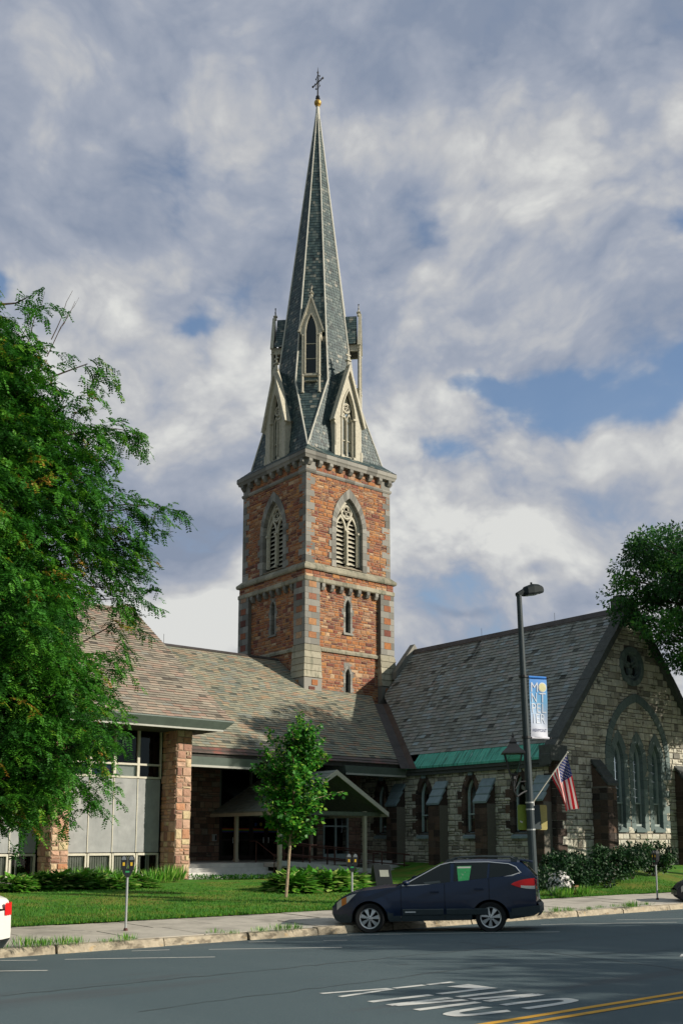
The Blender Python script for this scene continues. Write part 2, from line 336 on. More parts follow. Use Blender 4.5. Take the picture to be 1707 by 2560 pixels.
def masonry(mb, F, z0, z1, span, holes=(), ch=(.16, .32), ww=(.3, .75), gap=.011, proud=.028, rough=.022, d=0, mi=0, mm=1, split=.3):
    """irregular squared rubble: every stone its own rock-faced block over a mortar bed"""
    zz = z0
    while zz < z1-1e-4:                                 # mortar bed
        e = min(zz+.08, z1); m = (zz+e)/2
        A, B = span(zz+1e-4), span(e-1e-4)
        for p, q in cut(min(A[0], B[0]), max(A[1], B[1]), [h(m) for h in holes if h(m)]):
            if p <= A[0] + 1e-6 or q >= A[1] - 1e-6:
                pa = A[0] if p <= min(A[0], B[0])+1e-6 else p; pb = B[0] if p <= min(A[0], B[0])+1e-6 else p
                qa = A[1] if q >= max(A[1], B[1])-1e-6 else q; qb = B[1] if q >= max(A[1], B[1])-1e-6 else q
                mb.poly([F.p(pa, zz, d), F.p(qa, zz, d), F.p(qb, e, d), F.p(pb, e, d)], mm)
            else: mb.poly([F.p(p, zz, d), F.p(q, zz, d), F.p(q, e, d), F.p(p, e, d)], mm)
        zz = e
    def stone(u0, u1, a, b):
        if u1-u0 < .05 or b-a < .04: return
        g = gap; r = random.random(); pr = proud*random.uniform(.5, 1.2); bv = min(.022, (b-a)*.2, (u1-u0)*.2)
        j = lambda: random.uniform(-.006, .006)
        o = [(u0+g+j(), a+g), (u1-g+j(), a+g), (u1-g+j(), b-g), (u0+g+j(), b-g)]
        i = [(o[0][0]+bv, o[0][1]+bv), (o[1][0]-bv, o[1][1]+bv), (o[2][0]-bv, o[2][1]-bv), (o[3][0]+bv, o[3][1]-bv)]
        O = [F.p(u, z, d) for u, z in o]; I = [F.p(u, z, d+pr+random.uniform(-.4, .4)*rough) for u, z in i]
        c = F.p((u0+u1)/2+(u1-u0)*random.uniform(-.25, .25), (a+b)/2+(b-a)*random.uniform(-.25, .25), d+pr+rough*random.uniform(-.2, 1))
        for k in range(4):
            q = (k+1) % 4; mb.poly([O[k], O[q], I[q], I[k]], mi, r); mb.poly([I[k], I[q], c], mi, r)
    z = z0
    while z < z1-1e-4:
        h = random.uniform(*ch)
        if z1-z-h < ch[0]*.7: h = z1-z
        A, B = span(z+1e-3), span(z+h-1e-3); a, b = max(A[0], B[0]), min(A[1], B[1])
        hs = []
        for f in holes:
            v = [f(zz) for zz in (z+.01, z+h/2, z+h-.01)]; v = [q for q in v if q]
            if v: hs.append((min(q[0] for q in v), max(q[1] for q in v)))
        for p, q in cut(a, b, hs):
            u = p
            while u < q-1e-3:
                w = random.uniform(*ww)
                if q-u-w < ww[0]*.8: w = q-u
                if w > ww[1]*1.25: w = w/2
                if random.random() < split and h > ch[0]*1.15:
                    m = z+h*random.uniform(.35, .65)
                    if random.random() < .5: stone(u, u+w, z, m); stone(u, u+w, m, z+h)
                    else:
                        t = u+w*random.uniform(.4, .6); stone(u, u+w, z, m); stone(u, t, m, z+h); stone(t, u+w, m, z+h)
                else: stone(u, u+w, z, z+h)
                u += w
        z += h
def slates(mb, o, U, S, v1, ui, ex=.2, w=(.22, .34), th=.016, mi=0, clip=0, r_fn=None):
    """courses of slates on the plane o + u*U + v*S; ui(v) gives the span at height v"""
    o, U, S = Vector(o), Vector(U).normalized(), Vector(S).normalized(); Nn = U.cross(S).normalized()
    if Nn.z < 0: Nn = -Nn
    n = max(1, round(v1/ex)); ex = v1/n
    for k in range(n):
        va, vb = k*ex, (k+1)*ex+.01
        a0, b0 = ui(va); a1, b1 = ui(min(vb, v1))
        u = min(a0, a1)-random.uniform(0, w[0]); hi = max(b0, b1)
        while u < hi:
            e = u+random.uniform(*w)
            la, lb = max(u, a0), min(e, b0); ta, tb = max(u, a1), min(e, b1)
            if lb-la > .01 or tb-ta > .01:
                if lb < la: la = lb = (min(max(la, a0), b0))
                if tb < ta: ta = tb = (min(max(ta, a1), b1))
                g = .004; t = th*random.uniform(.75, 1.35); dv = random.uniform(-.008, .008)
                r = random.random() if r_fn is None else r_fn(u, va)
                P = lambda uu, vv, nn: o+U*uu+S*vv+Nn*nn
                cl = clip if (lb-la) > clip*2.2 else 0
                if cl:
                    low = [P(la+g, va+ex*.45, t*.7), P(la+g+cl, va+dv, t), P(lb-g-cl, va+dv, t), P(lb-g, va+ex*.45, t*.7)]
                    mb.poly(low+[P(tb-g, vb, .002), P(ta+g, vb, .002)], mi, r)
                    mb.poly([P(la+g+cl, va+dv, -.004), P(lb-g-cl, va+dv, -.004), low[2], low[1]], mi, 0)  # shade of the clipped lower edge put into the colour
                else:
                    l0, l1 = P(la+g, va+dv, t), P(lb-g, va+dv, t)
                    mb.poly([l0, l1, P(tb-g, vb, .002), P(ta+g, vb, .002)], mi, r)
                    mb.poly([P(la+g, va+dv, -.004), P(lb-g, va+dv, -.004), l1, l0], mi, 0)  # shadow line below the slate painted as the darkest ramp tone
            u = e
    # the boarding below the slates
    m = max(2, n//3)
    for k in range(m):
        va, vb = v1*k/m, v1*(k+1)/m; a0, b0 = ui(va); a1, b1 = ui(vb)
        mb.poly([o+U*a0+S*va-Nn*.006, o+U*b0+S*va-Nn*.006, o+U*b1+S*vb-Nn*.006, o+U*a1+S*vb-Nn*.006], mi, 0)

# ------------------------------------------------------------------ ground, road, pavement
def smooth(a, b, x):
    t = min(max((x-a)/(b-a), 0), 1); return t*t*(3-2*t)
KY = 18.12                                              # kerb face
def gz(x, y):                                           # height of the lawn
    if y < 22.0: return .15+.05*smooth(18, 22, y)
    return .2+.26*smooth(22, 38, y)+.55*smooth(32, 36, x)*smooth(22.5, 28.5, y)+.03*math.sin(x*.7+y*.5)*smooth(22.5, 25, y)
M_asph = mat('asphalt', (.076, .112, .124), .85, 260, .55, .35, 300, spec=.35, detail2=[(.22, (.108, .148, .158), .42, .7, .6, (1, .35, 1)), (75, (.40, .41, .40), .62, .70, .75, (1, 1, 1)), (55, (.05, .06, .065), .58, .68, .6, (1, 1, 1)), (.5, (.075, .08, .085), .56, .66, .55, (.16, 1.3, 1)), (2.2, (.06, .065, .068), .66, .70, .7, (.12, 1.6, 1)), (1.1, (.08, .085, .09), .62, .7, .4, (.3, 1, 1))])
M_pave = mat('pavement_concrete', (.46, .425, .365), .9, 3, .16, .1, 120, detail2=[(.8, (.25, .23, .20), .47, .68, .7, (1, 1, 1)), (4, (.20, .18, .16), .62, .7, .5, (1, 1, 1)), (60, (.22, .20, .18), .6, .7, .5, (1, 1, 1))])
M_kerb = mat('worn_granite_kerb', (.36, .31, .23), .9, 5, .3, .5, 14, detail2=[(3, (.13, .11, .08), .5, .64, .8, (1, 1, 2)), (7, (.44, .30, .14), .6, .7, .6, (1, 1, 1))])
M_lawn = mat('lawn_turf', (.065, .21, .014), .95, 1.3, .35, .6, 90, detail2=[(.45, (.26, .22, .04), .46, .64, .65, (1, 1, 1)), (.9, (.05, .10, .012), .58, .7, .6, (1, 1, 1)), (40, (.02, .05, .01), .5, .66, .6, (1, 1, 1))])
M_soil = mat('garden_soil', (.06, .04, .028), .95, 8, .3, .4, 40)
M_white = mat('white_road_paint', (.62, .62, .58), .7, 5, .1, detail2=[(9, (.13, .135, .14), .60, .68, .85, (1, 1, 1)), (60, (.2, .2, .2), .62, .7, .6, (1, 1, 1))])
M_yellow = mat('yellow_road_paint', (.62, .33, .035), .7, 5, .12, detail2=[(9, (.16, .12, .06), .62, .7, .7, (1, 1, 1)), (70, (.2, .14, .06), .62, .7, .5, (1, 1, 1))])
def sheet(name, xs, ys, zf, m):
    mb = MB()
    for i in range(len(xs)-1):
        for j in range(len(ys)-1):
            mb.poly([(x, y, zf(x, y)) for x, y in ((xs[i], ys[j]), (xs[i+1], ys[j]), (xs[i+1], ys[j+1]), (xs[i], ys[j+1]))])
    o = mb.build(name, m, smooth=True); return tag(o, kind='structure')
lin = lambda a, b, n: [a+(b-a)*i/n for i in range(n+1)]
sheet('ground', [-1500, -200, 200, 1500], [-1500, -200, 200, 1500], lambda x, y: -.06, M_soil)
def rz(y): return .2*(1-((y-8)/10)**2) if -2 < y < 18 else 0.0      # camber of the road
sheet('road', [-150, -20, 0, 20, 40, 60, 250], lin(.9, 18, 20)+[18.2], lambda x, y: rz(y), M_asph)
sheet('near_pavement', [-150, 250], [-30, .9], lambda x, y: .15, M_pave)
sheet('lawn', lin(-40, 75, 90), [22.05]+lin(22.6, 60, 60), lambda x, y: gz(x, y), M_lawn)
mb = MB()                                               # pavement slabs with open joints
x = -60
while x < 100:
    for (ya, yb) in ((KY+.2, 20.1), (20.1, 22.1)):
        t = random.uniform(-.008, .008)
        mb.hexa([(x+.012, ya+.01, .0), (x+1.5, ya+.01, .0), (x+1.5, yb-.01, .0), (x+.012, yb-.01, .0)],
                [(x+.012, ya+.01, .15+t), (x+1.5, ya+.01, .15+t), (x+1.5, yb-.01, .18+t), (x+.012, yb-.01, .18+t)])
    x += 1.52
sheetb = mb.build('pavement', M_pave); tag(sheetb, kind='structure')
sheet('pavement_bed', [-60, 100], [KY+.1, 22.3], lambda x, y: .1, M_soil)
mb = MB(); x = -60
while x < 100:
    l = random.uniform(1.6, 2.6); h = .155+random.uniform(-.012, .012); o = random.uniform(-.02, .02)
    a, b = x+.022, x+l-.022
    n = 7; P = []
    for i in range(n+1):
        u = a+(b-a)*i/n; P.append([(u, KY+o-.02+random.uniform(-.012, .012), -.02), (u, KY+o+random.uniform(-.012, .012), h*.6), (u, KY+o+.03+random.uniform(-.01, .012), h+random.uniform(-.012, .004)), (u, KY+.22, h)])
    for i in range(n):
        for k in range(3): mb.poly([P[i][k], P[i+1][k], P[i+1][k+1], P[i][k+1]], 0, .5)
    mb.poly(P[0][::-1]); mb.poly(P[-1])
    x += l
tag(mb.build('kerb', M_kerb, smooth=False), kind='structure')
# tar seams, cracks and a patch in the road
M_tar = mat('tar_seam', (.05, .06, .063), .6, 8, .3)
mb = MB()
def crack(x0, y0, x1, y1, w, n=26, jit=.06):
    P = [(x0+(x1-x0)*i/n+random.uniform(-jit, jit), y0+(y1-y0)*i/n+random.uniform(-jit, jit)) for i in range(n+1)]
    for (a, b), (c, d) in zip(P, P[1:]):
        q = w*random.uniform(.5, 1.1); u = Vector((c-a, d-b)).normalized()*q*.5
        mb.poly([(a+u.y, b-u.x, rz(b)+.003), (c+u.y, d-u.x, rz(d)+.003), (c-u.y, d+u.x, rz(d)+.003), (a-u.y, b+u.x, rz(b)+.003)])
for c in ((3, 12.6, 16, 12.9, .035, 60), (16, 12.9, 30, 12.5, .03, 60), (13.2, 8.0, 14.4, 14.2, .03), (13.9, 11.0, 16.4, 10.2, .025), (20.0, 9.5, 21.2, 17.6, .035), (5.6, 10.4, 12.0, 10.9, .02), (10.6, 15.0, 13.4, 14.5, .02)): crack(*c)
tag(mb.build('road_cracks', M_tar), kind='structure')
# painted lines and the lane word, 4 mm above the asphalt
mb = MB()
for yy in (7.205, 7.435):
    for i in range(60): mb.poly([(-60+i*3, yy-.05, .204), (-57+i*3, yy-.05, .204), (-57+i*3, yy+.05, .204), (-60+i*3, yy+.05, .204)])
tag(mb.build('centre_line', M_yellow), kind='structure')
mb = MB()
for x0, y0, x1, y1 in ((7.74, 16.77, 9.6, 15.07), (10.43, 16.57, 12.2, 14.92), (6.93, 17.54, 7.37, 17.03), (9.37, 17.51, 9.94, 17.14), (13.09, 16.59, 13.43, 16.27), (14.49, 17.56, 17.69, 14.44), (12.0, 17.6, 12.4, 17.25), (19.46, 16.42, 21.86, 14.36), (21.98, 16.14, 24.2, 14.1), (25.0, 16.0, 27.4, 13.8), (4.9, 16.8, 6.7, 15.1), (-3.4, 16.8, 1.0, 15.1)):
    d = Vector((x1-x0, y1-y0, 0)); nn = Vector((d.y, -d.x, 0)).normalized()*.042
    for i in range(6):
        p, q = Vector((x0, y0, 0))+d*i/6, Vector((x0, y0, 0))+d*(i+1)/6
        mb.poly([(v.x, v.y, rz(v.y)+.005) for v in (p-nn, q-nn, q+nn, p+nn)])
tag(mb.build('parking_line', M_white), kind='structure')
def letters():
    """the word ONLY, read by traffic heading towards -X; the letters are 1.95 m long, with stencil gaps between the pieces"""
    mb = MB(); X0, X1 = 9.93, 7.98
    def P(s, t): y = s+.10*t; return (X0+(X1-X0)*t, y, rz(y)+.005)
    def piece(a, b, w0, w1=None):
        w1 = w1 or w0; mb.poly([P(a[0]-w0/2, a[1]), P(a[0]+w0/2, a[1]), P(b[0]+w1/2, b[1]), P(b[0]-w1/2, b[1])])
    def bar(a, b, w, cuts=(.47, .53)):
        a, b = Vector(a), Vector(b); piece(a, a.lerp(b, cuts[0]), w); piece(a.lerp(b, cuts[1]), b, w)
    c, hw, n = 7.93, .215, 16
    for k in range(n*2):
        if k in (0, n-1): continue
        a0, a1 = math.pi*2*k/(2*n), math.pi*2*(k+1)/(2*n)
        q = lambda a, f: P(c+(hw if f else hw-.11)*math.copysign(abs(math.cos(a))**.6, math.cos(a)), .5+(.5 if f else .40)*math.copysign(abs(math.sin(a))**.8, math.sin(a)))
        mb.poly([q(a0, 1), q(a1, 1), q(a1, 0), q(a0, 0)])
    bar((8.40, 0), (8.40, 1), .115); bar((8.84, 0), (8.84, 1), .115); bar((8.79, .02), (8.45, .98), .13, (.5, .53)) if False else bar((8.455, .02), (8.785, .98), .12, (.48, .52))
    bar((9.16, 0), (9.16, 1), .115); mb.poly([P(9.225, 0), P(9.60, .0), P(9.58, .20), P(9.225, .13)])
    bar((9.88, 0), (9.88, .50), .095, (.44, .5)); bar((9.84, .53), (9.70, 1), .09, (.5, .5)); bar((9.91, .53), (10.06, 1), .09, (.5, .5))
    return mb
tag(letters().build('lane_word', M_white), kind='structure')
mb = MB()                                               # turn arrow further along the lane, only its end is in view
pts = [(0, .0), (.35, -.16), (2.2, -.1), (2.2, -.3), (3.4, .04), (2.2, .38), (2.2, .17), (.35, .19)]
mb.poly([(ARX+x, ARY+y, rz(ARY+y)+.005) for x, y in pts]); tag(mb.build('lane_arrow', M_white), kind='structure')

# ------------------------------------------------------------------ church
church = empty('church', (41.5, 36, .5), 'red sandstone church tower with tall dark slate spire and cream stone nave beside it', 'church')
C = Vector((37.05, 47.8, 0))
FACES = [Fr(C, (1, 0, 0), (0, -1, 0)), Fr(C, (0, -1, 0), (-1, 0, 0)), Fr(C, (-1, 0, 0), (0, 1, 0)), Fr(C, (0, 1, 0), (1, 0, 0))]
def sweep(mb, prof, mi=0, seg=0):
    """a moulding swept round the square tower; prof is (half size, z)"""
    for F in FACES:
        n = 9 if seg else 1
        for k in range(n):
            r = random.random(); f0, f1 = -1+2*k/n, -1+2*(k+1)/n; g = .004 if seg else 0
            for (h0, z0), (h1, z1) in zip(prof, prof[1:]):
                mb.poly([F.p(h0*f0+g*(k > 0), z0, h0), F.p(h0*f1-g*(k < n-1), z0, h0), F.p(h1*f1-g*(k < n-1), z1, h1), F.p(h1*f0+g*(k > 0), z1, h1)], mi, r)
def tower():
    mb = MB()
    for F in FACES:
        bh = arch_hole(0, 2.25, 17.5, 19.8, 2.2)
        masonry(mb, F, 17.2, 23.45, lambda z: (-3.13, 3.13), [bh], d=3.13, ch=(.13, .26), ww=(.22, .62), split=.35)
        masonry(mb, F, 16.5, 17.0, lambda z: (-3.27, 3.27), [], d=3.27, ch=(.16, .25), ww=(.3, .6))
        sl = [arch_hole(-.05, .6, 13.75, 15.2, .45), arch_hole(-.05, .6, 10.2, 11.3, .42)]
        masonry(mb, F, 9.0, 16.35, lambda z: (-2.3, 2.3), sl, d=3.05, ch=(.13, .25), ww=(.22, .58), split=.35)
        z = 17.4; k = 0                                 # granite quoins of the belfry
        while z < 22.5:
            h = random.uniform(.34, .44)
            for s in (-1, 1):
                w = (.34 if (k+(s > 0)) % 2 else .62)+random.uniform(-.06, .06); r = random.random()
                e0, e1 = (-3.158, -3.158+w) if s < 0 else (3.158-w, 3.158)
                mb.fbox(F, e0, e1, z+.006, z+h-.006, 3.0, 3.165, 2, r)
            z += h; k += 1
        for s in (-1, 1):
            mb.fbox(F, *((-3.158, -2.45) if s < 0 else (2.45, 3.158)), 22.86, 23.4, 3.0, 3.17, 2)
    w = mb.build('tower_wall', [M_red, M_mort, M_gran], church)
    mb = MB(); sweep(mb, [(3.0, 16.93), (3.39, 16.95), (3.43, 17.02), (3.43, 17.14), (3.12, 17.44)], 0, 1); mb.build('string_course', M_sill, w)
    mb = MB(); sweep(mb, [(3.0, 16.28), (3.30, 16.29), (3.34, 16.34), (3.34, 16.53), (3.26, 16.60)], 0, 1)
    mb.build('string_course', M_sill, w)
    mb = MB(); sweep(mb, [(3.0, 22.60), (3.19, 22.63), (3.24, 22.72), (3.24, 22.82), (3.1, 22.88)], 0, 1); mb.build('string_course', M_gran, w)
    mb = MB(); sweep(mb, [(3.0, 23.40), (3.38, 23.42), (3.42, 23.55), (3.47, 23.62), (3.47, 23.84), (3.2, 23.9)], 0, 1); mb.build('cornice', M_gran, w)
    for F in FACES[:2]+FACES[2:]:
        for i in range(9):
            mb = MB()
            u = -3.0+.75*i
            P = [F.p(u-.12, 23.40, 3.05), F.p(u-.12, 23.40, 3.40), F.p(u-.12, 23.24, 3.40), F.p(u-.12, 23.08, 3.26), F.p(u-.12, 23.04, 3.05)]
            mb.prism(P, F.u*.24, 0); mb.build('corbel', M_gran, w)
        for i in range(7):
            sb = MB()
            u = -1.98+.66*i
            P = [F.p(u-.11, 16.285, 3.0), F.p(u-.11, 16.285, 3.31), F.p(u-.11, 16.10, 3.31), F.p(u-.11, 15.93, 3.2), F.p(u-.11, 15.9, 3.0)]
            sb.prism(P, F.u*.22, 0); sb.build('corbel', M_gran, w)
        mb = MB()                                        # sloping ledge on the recessed wall
        for k in range(6):
            a, b = -2.24+.745*k, -2.24+.745*(k+1)-.006
            mb.prism([F.p(a, 12.42, 3.0), F.p(a, 12.44, 3.17), F.p(a, 12.56, 3.20), F.p(a, 12.72, 3.03)], F.u*(b-a))
        mb.build('string_course', M_sill, w)
    for sx, sy in ((-1, -1), (1, -1), (-1, 1), (1, 1)):  # clasping corner piers with weathered feet
        mb = MB(); c = lambda h, q, z: (C.x+sx*h, C.y+sy*q, z)
        def blk(h0, h1, z0, z1, mi, H0=None):
            H0 = H0 or h1
            b = [c(h0, h0, z0), c(H0, h0, z0), c(H0, H0, z0), c(h0, H0, z0)]; t = [c(h0, h0, z1), c(h1, h0, z1), c(h1, h1, z1), c(h0, h1, z1)]
            mb.hexa(b, t, mi)
        blk(2.25, 3.275, 8.5, 16.3, 1)
        z = 12.72; k = 0
        while z < 16.27:
            h = min(.37+random.uniform(-.03, .03), 16.285-z)
            for axis in (0, 1):
                def fb(a, b, mi, r=None, pr=.03):
                    if axis == 0: mb.box(*sorted((C.x+sx*a, C.x+sx*b)), *sorted((C.y+sy*3.1, C.y+sy*(3.275+pr))), z+.006, z+h-.006, mi, r)
                    else: mb.box(*sorted((C.x+sx*3.1, C.x+sx*(3.275+pr))), *sorted((C.y+sy*a, C.y+sy*b)), z+.006, z+h-.006, mi, r)
                e = 3.2705+.03-(.001 if axis else .003)
                if k % 2 == 0: 
                    m = random.uniform(2.6, 2.95); fb(2.256, m-.004, 0); fb(m+.004, e, 0)
                else: fb(2.256, 2.50, 0); fb(2.508, 3.03, 2, None, .04); fb(3.038, e, 0)
            z += h; k += 1
        for i in range(5):
            z1 = 12.69-.37*i; h1 = 3.305+.025*i
            blk(2.2, h1, z1-.36, z1, 3, h1+.06)
        blk(2.2, 3.42, 8.5, 10.82, 0)
        for axis in (0, 1):
            for k, z in enumerate((9.7, 10.03, 10.42)):
                if axis == 0: mb.box(*sorted((C.x+sx*(2.5+.2*(k % 2)), C.x+sx*(2.9+.2*(k % 2)))), *sorted((C.y+sy*3.2, C.y+sy*3.45)), z, z+.3, 2)
                else: mb.box(*sorted((C.x+sx*3.2, C.x+sx*3.45)), *sorted((C.y+sy*(2.5+.2*(k % 2)), C.y+sy*(2.9+.2*(k % 2)))), z, z+.3, 2)
        mb.build('corner_pier', [M_gran, M_mortd, M_red, M_sill], w)
    for F in FACES:
        # belfry openings
        mb = MB(); n = 9
        band(mb, F, 0, outline(2.62, 17.42, 19.8, 2.48, n, 5), outline(1.98, 17.42, 19.8, 1.92, n, 5), 2.6, 3.19, 0, None, .006)
        z = 17.5; k = 0
        while z < 19.7:
            h = .36; 
            for s in (-1, 1):
                if (k+(s > 0)) % 2: mb.fbox(F, *((-1.52, -1.29) if s < 0 else (1.29, 1.52)), z, z+h-.01, 2.9, 3.183, 0)
            z += h; k += 1
        mb.prism([F.p(-.99, 17.45, 2.6), F.p(-.99, 17.45, 3.2), F.p(-.99, 17.62, 2.9), F.p(-.99, 17.8, 2.6)], F.u*1.98, 1)
        win = mb.build('belfry_window', [M_gran, M_sill], church)
        mb = MB()
        band(mb, F, 0, outline(1.96, 17.75, 19.8, 1.9, n), outline(1.66, 17.75, 19.8, 1.66, n), 2.78, 2.93)
        for s in (-1, 1):
            band(mb, F, s*.43, outline(.86, 17.75, 19.75, 1.0, 6), outline(.66, 17.75, 19.75, .82, 6), 2.80, 2.90)
            mb.tube([F.p(s*.88, 17.75, 2.93), F.p(s*.88, 19.75, 2.93)], .065, 8); mb.fbox(F, s*.88-.1, s*.88+.1, 19.68, 19.8, 2.8, 3.02)
        mb.tube([F.p(0, 17.75, 2.93), F.p(0, 19.75, 2.93)], .075, 8); mb.fbox(F, -.11, .11, 19.68, 19.8, 2.8, 3.03); mb.fbox(F, -.1, .1, 17.72, 17.86, 2.8, 3.04)
        ringband(mb, F, 0, 20.93, .43, .33, 2.80, 2.92)
        for k in range(3):
            a = R(90+120*k); ringband(mb, F, .16*math.cos(a), 20.93+.16*math.sin(a), .20, .13, 2.81, 2.88, 12)
        for s in (-1, 1): mb.poly([F.p(s*.06, 20.45, 2.84), F.p(s*.42, 20.72, 2.84), F.p(s*.62, 20.4, 2.84), F.p(s*.45, 20.70, 2.84)])
        mb.build('tracery', M_trim, win)
        mb = MB()
        for i in range(12):
            z = 17.84+.265*i; hw = .9 if z < 19.9 else .9-.42*(z-19.9)
            mb.prism([F.p(-hw, z, 2.79), F.p(-hw, z+.03, 2.79), F.p(-hw, z+.24, 2.57), F.p(-hw, z+.20, 2.55)], F.u*hw*2, 0)
        fill(mb, F, 0, outline(2.0, 17.6, 19.8, 1.95, n), 2.5, 1)
        mb.build('louvres', [M_trim, M_dark], win)
        for (z0, zs, h) in ((13.8, 15.25, .42), (10.2, 11.25, .4)):
            mb = MB(); band(mb, F, -.05, outline(.66, z0-.12, zs, h+.2, 5, 4), outline(.36, z0-.12, zs, h, 5, 4), 2.8, 3.085, 0, None, .005)
            for s in (-1, 1):
                for zz in (z0+.02, z0+.95): mb.fbox(F, -.05+s*.33-.12*(s < 0), -.05+s*.33+.12*(s > 0), zz, zz+.34, 2.9, 3.08)
            mb.prism([F.p(-.42, z0-.22, 2.9), F.p(-.42, z0-.22, 3.17), F.p(-.42, z0-.12, 3.17), F.p(-.42, z0+.02, 2.8)], F.u*.74)
            mb.fbox(F, -.34, .24, zs+h+.02, zs+h+.34, 2.9, 3.075)
            s_ = mb.build('slit_window', M_gran, church)
            mb = MB(); fill(mb, F, -.05, outline(.4, z0-.1, zs, h, 5), 2.84); mb.build('glass', M_dark, s_)
tower()

